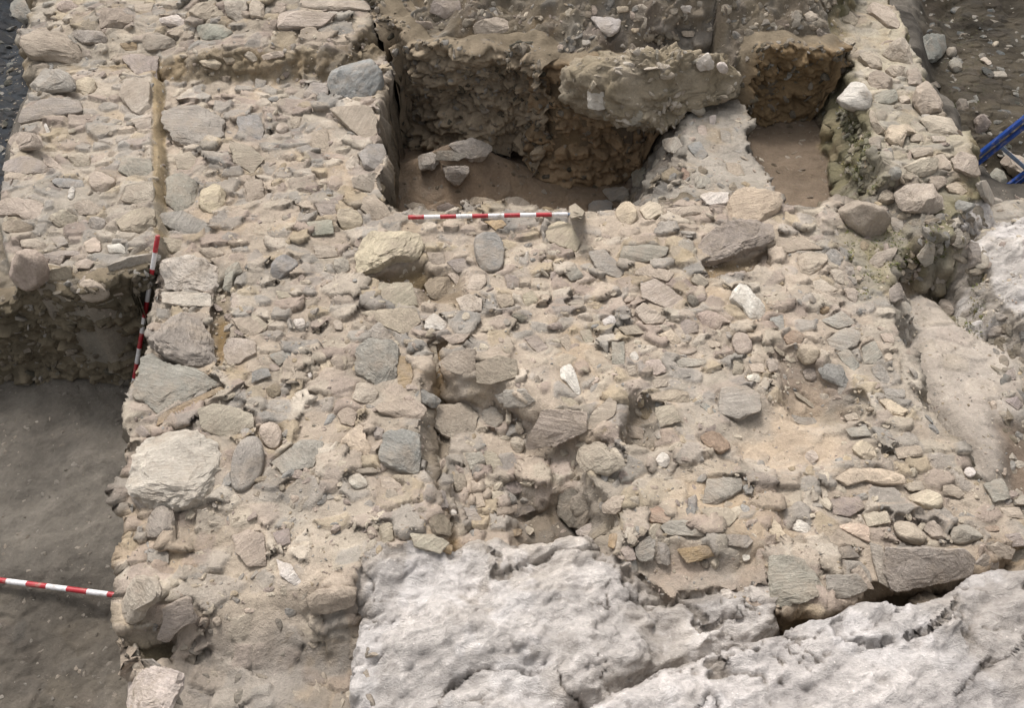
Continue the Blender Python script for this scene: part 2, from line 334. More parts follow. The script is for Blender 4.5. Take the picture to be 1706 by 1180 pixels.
def Hat(x, y):
    u = np.clip((np.asarray(x)-xs[0])/RES, 0, NX-1.001); v = np.clip((np.asarray(y)-ys[0])/RES, 0, NY-1.001)
    i = u.astype(int); j = v.astype(int); fu = u-i; fv = v-j
    return (H[j, i]*(1-fu)+H[j, i+1]*fu)*(1-fv)+(H[j+1, i]*(1-fu)+H[j+1, i+1]*fu)*fv
k5 = np.exp(-np.linspace(-2, 2, 13)**2/2); k5 /= k5.sum()
def smooth_field():
    global HS, GYS, GXS
    HS = np.apply_along_axis(lambda r: np.convolve(np.pad(r, 6, 'edge'), k5, 'valid'), 1, H[::2, ::2])
    HS = np.apply_along_axis(lambda r: np.convolve(np.pad(r, 6, 'edge'), k5, 'valid'), 0, HS)
    GYS, GXS = np.gradient(HS, 2*RES)
def nrm(x, y):
    i = np.clip(((np.asarray(x)-xs[0])/RES/2).astype(int), 0, HS.shape[1]-1); j = np.clip(((np.asarray(y)-ys[0])/RES/2).astype(int), 0, HS.shape[0]-1)
    n = np.stack([-GXS[j, i], -GYS[j, i], np.ones(np.shape(i))], -1); return n/np.linalg.norm(n, axis=-1, keepdims=True)
def hit(px, py):
    d = ray(px, py); t = (.6-HC)/d[..., 2]; done = np.zeros(t.shape, bool)
    for _ in range(700):
        p = CAM+d*t[..., None]; below = (p[..., 2] < Hat(p[..., 0], p[..., 1])) | (p[..., 2] < -1.6)
        done |= below
        if done.all(): break
        t = np.where(done, t, t+.012)
    return CAM+d*t[..., None]

def frame(n):
    u = np.array([1., 0, 0]); u = u-n*(u@n); u /= np.linalg.norm(u); return u, np.cross(n, u)
COLS = dict(t=(177, 165, 147), b=(196, 183, 166), g=(166, 161, 152), u=(140, 147, 149), m=(160, 149, 143), w=(224, 217, 207), o=(168, 142, 102), v=(204, 194, 181),
            k=(96, 92, 87), n=(130, 117, 97), e=(160, 160, 149), i=(188, 174, 160), y=(205, 190, 166), r=(158, 130, 110))
CW = dict(v='whitish', t='tan', b='beige', g='grey', u='blue-grey', m='mauve-grey', w='whitish', o='ochre', k='dark grey', n='brown', e='greenish-grey', i='pinkish', y='cream', r='reddish-brown')
ORI = dict(A=(0, 0), B=(420, 0), C=(840, 0), D=(1266, 0), E=(0, 390), F=(420, 390), G=(840, 390), H=(1266, 390), I=(0, 780), J=(420, 780), K=(840, 780), L=(1266, 780))
STONES = """A s m|600,285 680,272 775,290 770,385 690,385 640,345|the flat mauve slab at the far end of the pier|flat mauve-grey slab at the far end of the left pier beside its ochre edge
A b b|600,400 740,395 742,560 700,575 640,545 590,470|the cream block on the pier edge|cream block with straight right side along the ochre edge of the left pier
A b y|375,395 430,385 475,405 465,455 400,485 365,455|the small cream stone set alone on the far pier|small cream stone with orange underside set alone on the far pier
A b g|155,360 220,340 350,365 370,440 290,450 200,480 140,420|the broad grey boulder at the far left of the pier|broad grey boulder at the far outer corner of the left pier
A s g|120,545 250,480 390,500 400,560 250,580 100,610
A b b|50,670 100,655 195,660 200,725 110,740 45,705|the squarish cream block on the outer pier edge|squarish cream block on the outer left edge of the pier
A s g|20,790 120,770 220,800 240,850 140,860 30,850
A s b|210,760 260,780 310,830 290,840 220,810
A b b|320,760 400,750 445,790 440,850 380,830
A r b|435,870 490,850 560,870 565,910 500,960 445,925|the round beige cobble in mid pier|round beige cobble with a dark hole at its right in the middle of the pier
A s b|0,1000 90,980 215,1000 220,1060 150,1105 95,1070 0,1060|the pointed cream slab at the left border|pointed cream slab with orange underside jutting in from the left picture border
A b t|245,1040 300,1030 385,1070 370,1110 290,1120 245,1080
A s t|20,1095 90,1085 155,1110 150,1140 60,1150 15,1130
A r g|440,1080 500,1070 530,1100 500,1135 440,1120
A b t|570,1090 650,1040 760,1040 765,1110 700,1150 600,1145|the large tan stone above the leaning rod|large tan stone on the pier just beyond the red top of the leaning rod
A s i|360,1000 440,985 500,1030 480,1060 390,1055
A s i|650,590 745,585 740,640 680,645
A s g|600,790 740,780 745,890 680,870 640,880 590,850
A s b|620,920 750,900 755,990 690,1010 600,990
A s u|270,870 400,880 420,930 300,930 260,900
A s w|225,600 250,660 235,665 215,615
A b w|340,920 370,920 360,985 330,975
A b t|125,230 200,165 330,175 400,260 390,300 260,295 150,290|the tan boulder at the left end of the cross wall|large rough tan boulder at the left end of the far cross wall
A b g|350,150 480,145 530,190 525,220 410,215 370,185
A b w|790,90 860,65 915,100 900,130 800,130|the small whitish block on the cross wall|small whitish block with ochre underside on the far cross wall
A b t|680,180 780,160 870,210 860,240 720,250
A s o|590,215 670,205 675,250 610,245
A b y|980,300 1040,280 1090,310 1070,345 1000,325|the leftmost cream lump of the short row|leftmost of three cream lumps in a row at the cross wall foot
A b y|1095,280 1160,270 1190,300 1120,320||middle of three cream lumps in a row at the cross wall foot
A b b|1190,260 1230,250 1275,290 1240,310||rightmost of three cream lumps in a row at the cross wall foot
A b u|70,20 170,5 250,10 230,90 120,110 75,80|the shaded blue-grey boulder in the far left corner|shaded blue-grey boulder in the far left corner of the site
A b b|280,10 340,0 390,30 330,70 285,50
A b t|480,90 560,60 640,70 660,110 580,140 490,130
A b i|1105,0 1215,0 1220,60 1180,115 1110,70|the pinkish block at the top of the cross wall|pinkish upright block standing on the front of the far cross wall
A b t|960,20 1090,20 1100,80 1000,110 930,70
A b b|1225,10 1298,0 1298,90 1230,90
A b e|960,130 1080,110 1150,160 1100,200 1000,200
A s t|660,20 760,20 740,70 670,60
A s g|800,560 880,530 1020,540 1100,590 1100,680 1000,740 880,720 810,650|the large flush round slab beside the ochre edge|large round grey-tan slab set flush right of the ochre pier edge
A s g|820,880 900,860 970,910 970,1030 880,1055 820,1000
A b y|985,930 1050,910 1110,940 1110,1010 1050,1060 985,1030|the cream block with ochre rim|cream squarish block with an ochre rim right of the ochre pier edge
A s e|800,1060 900,1050 1050,1120 1080,1180 900,1150 790,1100|the slanting greenish slab|slanting greenish-grey slab beside the red top of the leaning rod
A s u|1170,580 1270,570 1298,640 1280,700 1180,650|the flush blue-grey stone|flush blue-grey stone in the tan floor left of the big blue boulder
A b b|1200,905 1298,900 1298,990 1220,1000
A s t|860,770 930,745 975,790 940,850 880,840
A s t|1130,700 1230,720 1298,790 1240,850 1150,800
B s i|240,0 580,0 575,60 430,60 250,45|the long mauve block on the cross wall end|long mauve-beige block at the right end of the far cross wall top
B s b|130,55 420,60 340,135 130,150
B r u|375,380 420,330 480,300 560,300 620,345 640,400 625,450 570,495 480,495 390,475|the big blue-grey boulder|big rounded blue-grey boulder at the corner of the dark room
B b g|250,480 300,410 370,410 380,470 330,495
B s t|390,540 580,525 615,590 610,680 560,700 480,640|the tan slab under the blue boulder|tan slab in front of the big blue-grey boulder on the room edge
B b u|530,760 560,720 640,705 655,760 650,830 590,840 550,820|the small blue-grey block on the room edge|small blue-grey block with pale rim on the left edge of the room
B b b|455,800 520,760 530,810 490,850 460,840
B s i|495,870 630,850 635,930 590,955 500,920
B s t|300,660 370,640 380,740 340,770 295,730
B r b|120,610 165,600 185,640 150,665 118,650
B b b|40,262 150,250 160,280 60,298
B r y|410,1050 480,1030 545,1060 540,1120 440,1130|the yellowish lump left of the room corner|yellowish rough lump left of the near left corner of the room
B s e|270,1090 390,1080 400,1150 300,1160
B s m|310,1000 420,1010 430,1060 340,1070
B s t|550,980 600,960 650,1010 690,1060 600,1080 540,1030|the tan corner slab of the room|tan slab forming the near left corner of the dark room
B b b|760,1010 790,990 850,1010 870,1040 780,1060|the cream stone at the left end of the flat rod|cream stone behind the left end of the flat horizontal rod
B b i|910,1020 960,1000 1010,1020 1000,1050 920,1050
B b y|1050,1000 1090,968 1190,980 1205,1003 1100,1012
B s o|1140,1085 1230,1080 1250,1110 1200,1135
B b g|830,830 870,765 920,770 915,810 870,835||leftmost grey stone of the small heap fallen on the dark room floor
B b g|930,820 1060,815 1065,850 1010,920 960,880||wedge-shaped grey stone of the fallen heap, nearest the camera on the dark room floor
B s g|920,740 1070,740 1080,760 1010,790 900,785||flat grey stone lying at the back of the fallen heap in the dark room
X s g|822,232 850,210 872,218 887,240 880,251 850,247||tilted pale grey slab at the right of the fallen heap in the dark room
B b g|1150,760 1210,710 1240,760 1160,795||small grey stone between the tilted slab and the rest of the fallen heap
B r g|800,590 850,580 860,620 810,620
B r g|920,620 980,615 990,650 930,655
B s t|790,100 880,105 890,140 800,140
B s m|880,60 900,0 1020,0 1030,50 950,90|the mauve stone on the far bank|mauve stone near the top border on the far bank above the dark room
B b b|1090,120 1200,80 1290,90 1298,140 1160,190 1100,170|the broad beige stone over the dark room|broad beige stone overhanging the back wall of the dark room
B b g|770,20 830,40 850,80 790,80
B b g|640,110 690,105 690,145 650,140
B s g|20,390 70,400 60,450 10,440
B b t|190,580 240,560 250,620 200,640
C b w|420,80 490,85 575,95 570,140 520,185 480,160 450,120|the white triangular stone on the far bank|white triangular stone on the far bank near the top border
C b w|410,440 430,380 480,440 530,500 520,530 450,540 410,525|the white fan-shaped stone|white fan-shaped stone stuck in the overhanging masonry block
C b w|940,310 1000,250 1030,300 1030,340 960,350|the left of two white lumps on the block|larger left one of two white lumps on the overhanging masonry block
C r w|1040,310 1080,300 1105,340 1090,365 1050,350||smaller right one of two white lumps at the corner of the overhanging block
C s w|580,260 630,225 640,250 590,275
C b b|610,305 660,305 670,340 640,350
C s b|550,590 640,585 655,620 560,625|the pale flat stone under the overhang|pale flat stone in the lower lip of the overhanging masonry block
C s e|660,600 760,580 765,640 680,625
C b w|860,30 920,25 930,60 880,65
C b y|550,30 610,30 610,55 560,60
C b b|870,150 940,150 930,180 880,180
C b w|960,965 1000,945 1095,950 1100,1000 1000,1010|the pinkish-white stone at the foot of the partition|pinkish-white long stone at the near foot of the partition wall
X b y|1212,335 1225,322 1262,317 1294,325 1297,350 1270,368 1218,370|the large cream block by the small pit|large cream block at the near left corner of the small brown pit
C r y|545,1040 590,1000 640,1020 660,1070 620,1110 560,1090
C b y|660,1030 720,995 785,1010 780,1060 700,1090
C b u|410,1000 450,985 530,1000 525,1085 430,1080|the blue-grey stone right of the flat rod|blue-grey squarish stone on the room edge right of the flat horizontal rod
C b t|318,1010 350,995 400,1030 380,1080 325,1070
C s i|800,1020 1000,1020 1010,1050 850,1070
C s b|0,980 60,965 130,1000 100,1030 0,1025
X s y|912,372 930,365 952,380 966,405 960,420 930,412 910,400|the ochre-cream slab below the rod end|ochre-cream slab in front of the right end of the flat horizontal rod
C s w|1010,570 1040,565 1035,640 1010,620
C s i|950,620 990,615 1000,670 955,665
C b r|870,850 880,830 910,850 910,890 870,890
C b e|620,830 690,820 720,880 690,940 640,930
C b g|780,690 850,670 880,720 850,760 790,740
C b n|530,840 610,840 610,880 550,900
C s u|900,720 960,700 1000,760 960,800
C b g|720,790 770,780 790,830 740,860
C s g|1060,640 1110,650 1120,720 1070,700
C s t|1090,800 1160,810 1180,860 1110,870
C b e|480,930 600,930 620,985 520,990
C b g|930,880 1000,860 1020,920 950,930
D r w|400,480 440,430 490,405 530,430 540,480 520,535 450,545 405,525|the bright white boulder|bright white boulder on the inner side of the right wall
D s b|520,40 560,20 640,50 685,110 680,145 620,145 570,95|the cream slab at the far end of the right wall|long cream slab at the far end of the right wall
D b b|600,260 650,225 720,215 760,310 690,320 640,290|the cream pinkish block on the right wall edge|cream pinkish block on the outer edge of the right wall
D b b|480,280 560,265 600,290 600,340 540,345 500,310
D b t|530,370 600,360 660,420 630,445 550,435
D s i|720,350 770,340 800,400 790,425 735,410
D b b|755,450 800,425 870,440 900,500 890,545 800,565 760,510|the pale squarish block on the right wall edge|pale squarish block on the outer edge midway along the right wall
D s b|790,590 880,560 920,565 975,650 970,670 900,665 840,650|the wedge-shaped cream slab|large wedge-shaped cream slab on the outer edge of the right wall
D s g|560,470 600,450 660,450 680,490 640,515 560,505
D b b|680,470 740,470 740,510 690,515
D b y|610,680 640,620 720,605 790,640 720,650 700,730 640,715|the ochre-based block on the right wall|cream block with ochre underside midway across the right wall
D b b|535,560 560,540 580,600 620,640 560,655
D s m|540,680 590,670 595,735 545,740
D b b|700,810 760,790 870,790 870,840 790,870 720,850|the long cream block across the right wall|long cream block laid across the near half of the right wall
D r e|620,840 680,820 705,850 680,885 630,885
D s b|850,770 900,760 945,820 930,835 870,835
D s i|940,780 980,750 1050,780 1085,860 1040,870 960,830|the pinkish slab near the ladder|pinkish-white slab on the right wall nearest the blue ladder
D b b|665,950 740,900 840,915 880,950 910,1030 850,1050 760,1040 690,1020|the large pale boulder at the wall junction|large pale boulder with pink and greenish tints at the near end of the right wall
D s y|910,920 960,900 1020,940 990,960 930,945
D r u|960,990 1000,975 1050,1000 1040,1040 980,1045|the blue-grey cobble of the right wall|blue-grey rounded cobble at the near end of the right wall
D s g|1060,900 1110,890 1150,960 1140,1010 1090,970
D b t|580,990 600,940 650,930 660,1000 590,1020
D s t|830,870 900,870 930,890 870,935 830,900
D r i|380,1010 450,995 540,1010 620,1075 640,1130 600,1165 520,1150 450,1110 400,1060|the big grey-pink boulder|big rounded grey-pink boulder in front of the small brown pit
D b g|640,1070 700,1060 710,1140 670,1160 650,1120
D b i|1180,790 1210,750 1290,760 1340,800 1340,930 1298,910 1240,860|the pinkish boulder at the right border|pinkish boulder below the blue ladder at the right picture border
D b e|1120,880 1165,820 1220,890 1180,920
D b m|275,150 290,135 350,180 320,235 285,200
D r b|365,330 400,300 425,330 415,360 375,360
D b b|220,70 250,45 285,80 260,110 225,100
D b y|400,70 450,60 480,100 450,140 400,120
D r b|190,480 215,470 220,495 195,500
D b u|760,200 870,180 910,250 880,295 790,300|the blue-grey block in the dark trench|blue-grey flat-topped block lying in the dark trench beyond the right wall
D r g|920,310 970,290 1000,340 960,360 930,345
D r g|910,240 960,225 970,270 930,290
D s b|1080,290 1110,280 1140,310 1120,325
D r b|1140,210 1170,205 1172,225 1150,232
D s k|860,0 900,0 940,60 900,60
D s g|1140,355 1200,350 1215,380 1150,380
D b m|1050,590 1080,570 1130,600 1120,640 1070,650
D b k|960,500 1010,480 1030,530 980,560
D b k|830,410 880,400 890,430 850,440
D s b|400,200 450,190 480,240 430,290
D b t|610,330 690,330 720,380 650,390
D s t|740,660 800,665 805,700 740,700
D s b|840,670 910,675 915,695 850,700
D s t|730,740 840,720 850,760 760,780
E r i|35,150 95,85 150,75 215,115 235,190 220,255 150,272 60,255|the big pink cobble at the pier corner|big pinkish cobble at the near left corner of the pier
E b t|245,170 340,160 360,240 300,265 245,250
E r b|380,280 400,230 450,222 530,260 535,310 470,330 400,320|the rounded cobble under the pier edge|rounded pale cobble sticking out below the near edge of the pier
E s g|530,150 640,110 740,95 760,130 720,170 600,185 540,175|the pale grey slab at the pier edge|long pale grey slab on the near pier edge left of the leaning rod
E b w|530,55 590,48 620,70 610,95 535,95|the small white stone on the pier|small bright cream-white stone on the near part of the pier
E s i|365,140 420,120 470,140 440,175 375,170
E s m|215,110 290,75 400,85 410,110 320,115 300,150 230,140
E s t|100,30 180,25 230,60 220,85 110,65
E b b|410,40 470,15 500,50 495,95 430,90
E s b|540,270 630,265 630,290 560,305
E s g|250,20 310,10 340,50 290,70
E b v|785,150 840,115 960,130 1070,160 1065,240 1030,290 800,265|the layered white block by the leaning rod|large layered whitish block right of the leaning rod, upper of two
E s v|800,290 1035,300 1035,360 900,358 805,340||thin whitish slab directly under the layered white block by the leaning rod
E b m|745,560 800,400 980,395 1020,470 1060,640 920,655 860,640 780,600|the mauve wedge block on the main wall edge|large flat mauve wedge block on the main wall edge right of the rod foot
E s e|700,620 750,590 800,630 920,660 1070,745 780,890 720,840 665,800 690,700|the triangular greenish slab|large triangular greenish-grey slab with pointed right tip on the main wall edge
E s o|790,895 1070,752 1095,768 910,870 780,945
E b i|1100,570 1150,510 1250,520 1260,595 1120,650|the pinkish block right of the mauve wedge|pinkish-tan block right of the large mauve wedge block
X b v|228,760 245,725 290,710 315,715 365,750 382,775 375,805 340,840 300,855 250,850 220,820|the big rough white boulder|big rough whitish boulder on the left edge of the main wall
E s t|980,880 1050,840 1180,860 1245,890 1240,950 1100,1000 1000,960|the tan slab beside the greenish triangle|broad tan slab in front of the triangular greenish slab
X r e|383,790 395,745 420,725 436,735 440,770 430,800 405,822 388,815|the blue-green oblong cobble|blue-green oblong cobble right of the big rough whitish boulder
E b e|1110,170 1170,140 1190,190 1150,210 1140,280 1090,270
E s t|1140,420 1240,410 1298,470 1250,505 1190,490
E b g|665,960 700,940 740,990 690,1030
E s t|800,20 900,30 930,80 840,95
E b t|960,60 1060,70 1110,110 1030,130
F b y|520,60 540,0 700,-5 820,10 835,90 800,125 700,135 640,180 530,200 505,160|the big cream slab|big bright cream slab with a dark hollow below, near the flat rod's left end
F r u|1090,60 1105,12 1150,0 1210,12 1240,80 1230,170 1160,195 1110,160|the upright oblong cobble|smooth upright oblong cobble, blue-grey and tan, in front of the flat rod
F r u|85,170 120,120 170,95 235,145 190,200 110,235|the isolated grey cobble|isolated bluish-grey angular cobble left of the big cream slab
F b n|840,250 900,200 960,200 990,280 920,335 880,320|the brown-green block|brown-green block below the upright oblong cobble
F s b|940,180 1000,190 1045,240 1020,270 970,210
F b b|1055,235 1090,195 1145,200 1150,245 1110,290 1060,285
F s t|630,250 780,240 815,350 700,365 620,320|the tan slab below the big cream slab|tan slab with straight near edge directly in front of the big cream slab
F s t|540,385 620,370 800,375 825,440 740,500 640,450|the second tan slab in the column|second tan slab in the column in front of the big cream slab
F s g|560,490 620,440 690,500 640,540 580,530
F b w|845,430 900,390 955,440 945,475 890,475 850,465|the small pinkish-white stone|small pinkish-white stone standing out near the middle of the rubble
F s i|1000,310 1060,300 1130,320 1130,380 1030,375
F s b|1110,470 1180,455 1190,468 1150,480
F b e|510,690 520,600 590,540 720,560 715,640 700,740 640,780 600,740 560,720|the grey-green standing block|large grey-green block in the middle left with ochre crack at its right
F s b|190,690 250,650 300,635 280,680 210,710
F r w|260,690 300,680 295,715 265,712
F b b|490,810 520,740 580,720 625,790 600,830 540,840
F s i|605,850 640,830 810,825 860,870 840,905 780,930 700,900 630,880|the lens-shaped slab|lens-shaped pinkish-cream slab between the grey-green block and the square grey block
F b u|800,790 840,760 920,820 900,860 830,830
F b u|630,1080 660,980 740,985 825,990 825,1170 720,1160 640,1120|the square grey block|square blue-grey block with pale top left of the central crack
F b y|430,1020 490,960 540,950 590,1080 560,1100 500,1060 440,1080
F s t|930,500 1070,490 1040,530 980,545
F s t|920,640 990,580 1100,570 1090,690 1050,700 960,680|the left layered tan ledge|left part of the layered tan ledge over the central hollow
F s t|1100,640 1200,600 1298,620 1298,700 1180,740 1110,730|the right layered tan ledge|right part of the layered tan ledge over the central hollow
F s t|880,930 920,850 1060,840 1110,900 1090,990 1000,1008 930,990|the broad tan slab in the hollow|broad tan slab with rounded near edge in the central hollow
F b g|1130,870 1190,850 1240,910 1200,960 1130,930
F s g|1190,790 1298,770 1298,830 1220,830
F s t|860,530 900,540 920,700 890,740
F s o|715,600 770,610 790,700 770,800 720,780|the ochre sliver in the crack|ochre upright sliver in the crack right of the grey-green block
F b m|600,940 650,960 640,1010 600,1010
F s t|870,1060 920,1100 950,1160 930,1180 880,1160
F b t|1140,1060 1200,1080 1230,1150 1180,1180 1140,1120
F b g|1040,1080 1120,1070 1150,1130 1080,1170
F b w|200,420 250,410 265,450 220,465
F s u|90,600 160,570 200,600 130,650
F s u|0,680 80,660 90,700 0,730
F r n|60,750 110,730 160,760 140,800 90,810
F s g|220,780 270,745 310,790 260,815
F b t|420,880 470,850 520,890 500,950 430,930
F s e|100,1120 250,1020 350,1030 300,1150 150,1180|the flat greenish-tan slab|flat greenish-tan slab right of the blue-green oblong cobble
F b y|330,640 350,600 400,610 400,660 350,690
F r b|30,960 90,925 140,950 150,1020 120,1065 60,1040|the pitted cream cobble|pitted cream cobble with brown holes touching the blue-green oblong cobble
F s t|0,390 80,450 60,480 0,500
F b g|400,140 470,120 480,180 420,200
F s t|300,60 400,60 420,110 320,120
F s t|860,90 940,90 950,150 880,160
F s m|960,140 1040,120 1090,180 1010,190
F b t|1200,300 1270,290 1290,350 1220,370
F b g|1250,210 1298,200 1298,270 1260,270
F b b|400,430 440,425 445,470 405,470
F s t|120,280 190,290 200,310 130,320
G s e|570,110 590,60 700,45 800,70 790,110 700,140 580,130|the pale greenish slab|pale greenish-white slab on the back edge left of the long mauve slab
X b m|1160,412 1185,388 1240,370 1285,375 1290,400 1265,414 1190,438 1163,440|the long mauve slab|long smooth mauve slab with dark brown underside below the small brown pit
G s t|640,180 720,150 830,200 800,240 730,215 650,200
G s g|415,90 490,80 600,190 560,220 450,180
G s i|670,250 740,225 880,310 860,380 780,360 680,320|the broad pinkish-tan slab|broad pinkish-tan slab in front of the pale greenish slab
G b i|640,380 690,340 740,385 800,410 770,440 690,445
G b w|1100,320 1150,250 1200,260 1290,370 1270,420 1210,430 1160,360|the speckled white bar|white and grey speckled bar-shaped stone below the long mauve slab
G b i|945,400 1000,380 1070,400 1120,435 1070,445 1050,480 980,450|the pinkish-cream pointed stone|pinkish-cream pointed stone left of the white and grey speckled bar
G s m|850,440 900,420 960,450 950,485 870,500
G s y|760,500 820,470 870,530 830,545
G r b|1110,530 1160,470 1220,520 1215,590 1150,605|the cream-grey cobble|rounded cream-grey cobble in front of the white and grey speckled bar
G r k|890,310 930,300 965,345 920,365
G b t|910,230 960,190 1010,240 970,270
G b w|270,660 320,645 350,690 380,780 360,800 310,740 275,700|the white-tipped oblong stone|oblong speckled stone with white tip in the very middle of the rubble
G r w|610,600 640,570 665,610 640,640|the small white quartz pebble|tiny bright white quartz lump right of the middle of the rubble
G r w|740,1110 780,1070 820,1110 800,1150 750,1140|the bluish-white quartz lump|bluish-white quartz lump on the tan earth right of the central hollow
G s g|830,640 880,610 990,620 990,650 850,660
G b i|700,620 760,615 800,680 740,700 690,660
G s t|720,790 800,770 900,770 910,830 800,830 730,820
G s g|1060,760 1200,740 1260,790 1250,870 1150,920 1050,880|the large flush grey slab|large flush grey-tan slab beyond the bare tan earth patch
G s u|960,840 990,830 1050,880 1000,880
G s t|400,960 430,890 520,800 550,830 540,900 440,960|the tilted layered slab|tilted layered slab leaning on the right rim of the central hollow
G s i|110,1040 200,870 400,870 400,970 280,1030 130,1060|the broad pinkish flat slab|broad flat pinkish-tan slab on the far rim of the central hollow
G b i|340,1090 470,1020 560,1100 590,1130 520,1180 400,1170|the pinkish-tan block in the hollow|large pinkish-tan block at the right side of the central hollow
G b b|510,1060 550,1050 595,1120 570,1140
G b r|960,1000 1010,970 1080,980 1120,1040 1060,1080 1000,1050|the reddish-brown stone|reddish-brown stone at the far left corner of the bare earth patch
G s t|740,850 830,840 870,920 770,955
G b t|85,300 140,280 170,330 110,370
G s e|280,180 350,160 390,210 330,230
G s t|310,340 390,315 390,355 330,358
G r b|350,400 420,385 440,430 380,440
G b w|480,420 540,400 550,440 490,450
G s t|270,520 310,490 335,560 310,580
G s t|370,480 420,470 440,520 410,560
G s m|100,510 160,500 210,560 180,595 130,560
G r b|180,130 240,125 240,160 200,160
G b k|30,400 70,385 120,410 90,435
G b m|0,200 70,215 80,260 20,280
G s t|270,800 330,810 370,840 320,860
G s g|0,770 100,760 150,820 90,860 0,850
G r b|20,1010 80,990 110,1050 60,1090
G b w|1190,690 1250,690 1260,730 1195,720
G s b|1200,640 1270,640 1280,680 1220,680
G s t|560,460 650,450 690,490 600,500
G s e|530,540 590,530 590,650 530,640
G b t|600,650 650,650 660,710 610,700
G b i|860,570 940,560 950,590 870,600
G s i|720,720 800,715 800,750 730,760
G b t|1000,520 1060,530 1060,560 1010,560
G s t|600,940 690,960 680,1010 610,1000
G b t|1130,630 1180,640 1170,690 1120,690
H b b|185,150 200,100 320,90 340,130 270,190 240,220 190,190|the whitish cobble right of the mauve slab|smooth whitish cobble right of the long mauve slab
H s t|70,90 90,20 200,20 310,70 200,80 130,95|the long tan slab behind the whitish cobble|long tan slab behind the smooth whitish cobble
H b i|0,110 60,110 70,200 30,235 0,215
H b u|320,90 380,70 415,110 390,160 340,140
H b b|340,180 400,170 415,245 370,240
H s b|255,240 300,225 380,275 320,295 270,275
H b g|410,160 460,160 470,200 430,215
H b i|530,140 570,90 665,70 650,140 600,200 560,170|the pinkish block in the moss|pinkish-cream block standing at the mossy right edge of the rubble
H b i|410,270 460,260 480,300 475,345 430,320
H r o|280,370 310,350 350,370 310,400
H s g|300,430 400,380 470,440 380,470
H s g|330,520 420,460 490,490 480,550 400,580 350,560|the grey-cream slab of the right edge|grey-cream slab with bright far edge on the right edge of the rubble
H b r|115,510 160,470 220,500 200,545 130,545
H r y|170,600 210,540 290,550 290,620 220,650|the yellowish-tan cobble|yellowish-tan cobble behind the leaf-shaped grey slab
H s u|285,665 340,640 400,650 460,760 390,750 310,710|the leaf-shaped grey slab|smooth leaf-shaped blue-grey slab overhanging a dark hollow at the right
H s e|380,590 430,570 490,650 460,680 400,630
H s e|500,560 560,530 600,600 560,640 510,640
H b g|550,660 600,640 650,720 620,750 560,700
H b y|580,820 620,805 690,850 725,860 700,900 640,890|the yellow-green block|yellow-green angular block at the foot of the pale mortar slope
H s g|610,760 710,770 710,810 620,800
H b m|210,670 270,660 280,720 230,730
H r b|610,590 650,590 650,630 615,635
H s i|590,490 650,490 660,540 610,530
H s g|90,880 200,905 285,905 280,930 215,950 110,895|the thin grey sliver|thin grey sliver lying on the bare tan earth patch
H s t|170,770 280,850 260,860 180,800
H b y|450,1060 490,1020 560,1040 580,1100 500,1110
H r b|210,1090 260,1060 295,1110 250,1140
H r i|870,360 900,315 940,330 960,390 890,400|the pinkish cobble below the pale outcrop|rounded pinkish cobble in the mossy gully left of the pale outcrop
H b g|660,350 720,330 735,385 680,410
H b m|630,270 680,240 710,310 650,340
H s e|770,110 830,30 860,50 850,140 810,160
H b g|1110,470 1180,440 1200,490 1130,510
H b m|1200,680 1250,660 1260,720 1210,720
H b m|1200,820 1260,800 1298,840 1260,870
H r b|1130,820 1160,820 1170,865 1135,865
H s u|50,420 110,400 120,470 60,490
H b t|10,550 60,545 70,590 20,590
H b i|30,620 90,610 90,670 50,680
H s b|410,890 470,880 490,910 430,920
H s g|420,960 520,950 550,990 450,1000
H s t|660,1060 780,1040 800,1090 680,1110
H b g|820,120 910,200 920,260 840,290
H b g|970,410 1010,410 1020,450 980,460
H b g|1150,380 1210,400 1200,430 1150,420
H b g|1010,30 1080,50 1090,150 1020,170
I b b|570,780 575,680 640,600 680,540 760,540 780,640 700,700 680,740 610,795|the cream stone at the rod end|tan-white pointed stone touching the right end of the rod on the trench floor
I b m|800,690 930,630 965,760 870,800 830,860 780,830 810,740|the smooth mauve stone at the near corner|smooth mauve-grey stone overhanging the near left corner of the main wall
I b g|640,150 680,100 740,120 750,180 690,220 640,200
I b m|730,230 800,190 855,220 850,340 720,350 710,300
I b v|620,1050 700,1000 880,1010 870,1060 830,1180 800,1230 620,1230|the whitish boulder at the bottom border|rough whitish boulder at the bottom border on the trench edge
I s g|640,945 750,940 800,980 640,1010
I s i|1140,330 1230,310 1298,340 1310,480 1220,480 1170,420|the flat pinkish slab in the bare earth|flat pinkish pale slab in the brown earth at the near left
I r b|1040,740 1080,730 1090,770 1050,785
I s g|720,420 820,400 830,470 740,470
J r w|465,50 520,25 560,60 570,95 500,105
J b b|630,50 680,45 740,90 720,120 640,100
J s w|120,450 190,480 245,560 210,580 140,530|the white bladed stone|white blade-shaped stone lying in tan earth at the near left
J b t|265,650 300,610 430,575 510,590 500,680 340,720 290,690|the tan block at the near rubble edge|broad tan block on the near edge of the rubble above smooth grey earth
J s m|100,320 180,300 190,370 130,390
J b n|870,240 970,220 975,340 890,330|the brown-grey block by the crack|brown-grey block at the near end of the central crack
J b m|880,110 950,110 960,200 880,210
J s i|780,320 890,330 970,370 920,420 800,390
J s o|920,370 985,380 980,430 930,410
J s b|1085,120 1130,120 1145,190 1100,195
J b b|1175,120 1230,110 1240,150 1180,160
J r w|975,205 1000,205 1005,235 980,235
J s t|1200,200 1298,185 1298,220 1210,235
J b t|980,50 1040,20 1060,100 1000,120
J s g|1040,200 1090,200 1130,260 1050,270
J b t|620,280 690,280 700,360 630,370
J b t|500,10 600,0 620,25 540,28
K b b|485,180 530,145 590,130 580,210 540,230 490,220|the cream stone right of the hollow|cream rounded block at the right corner of the central hollow
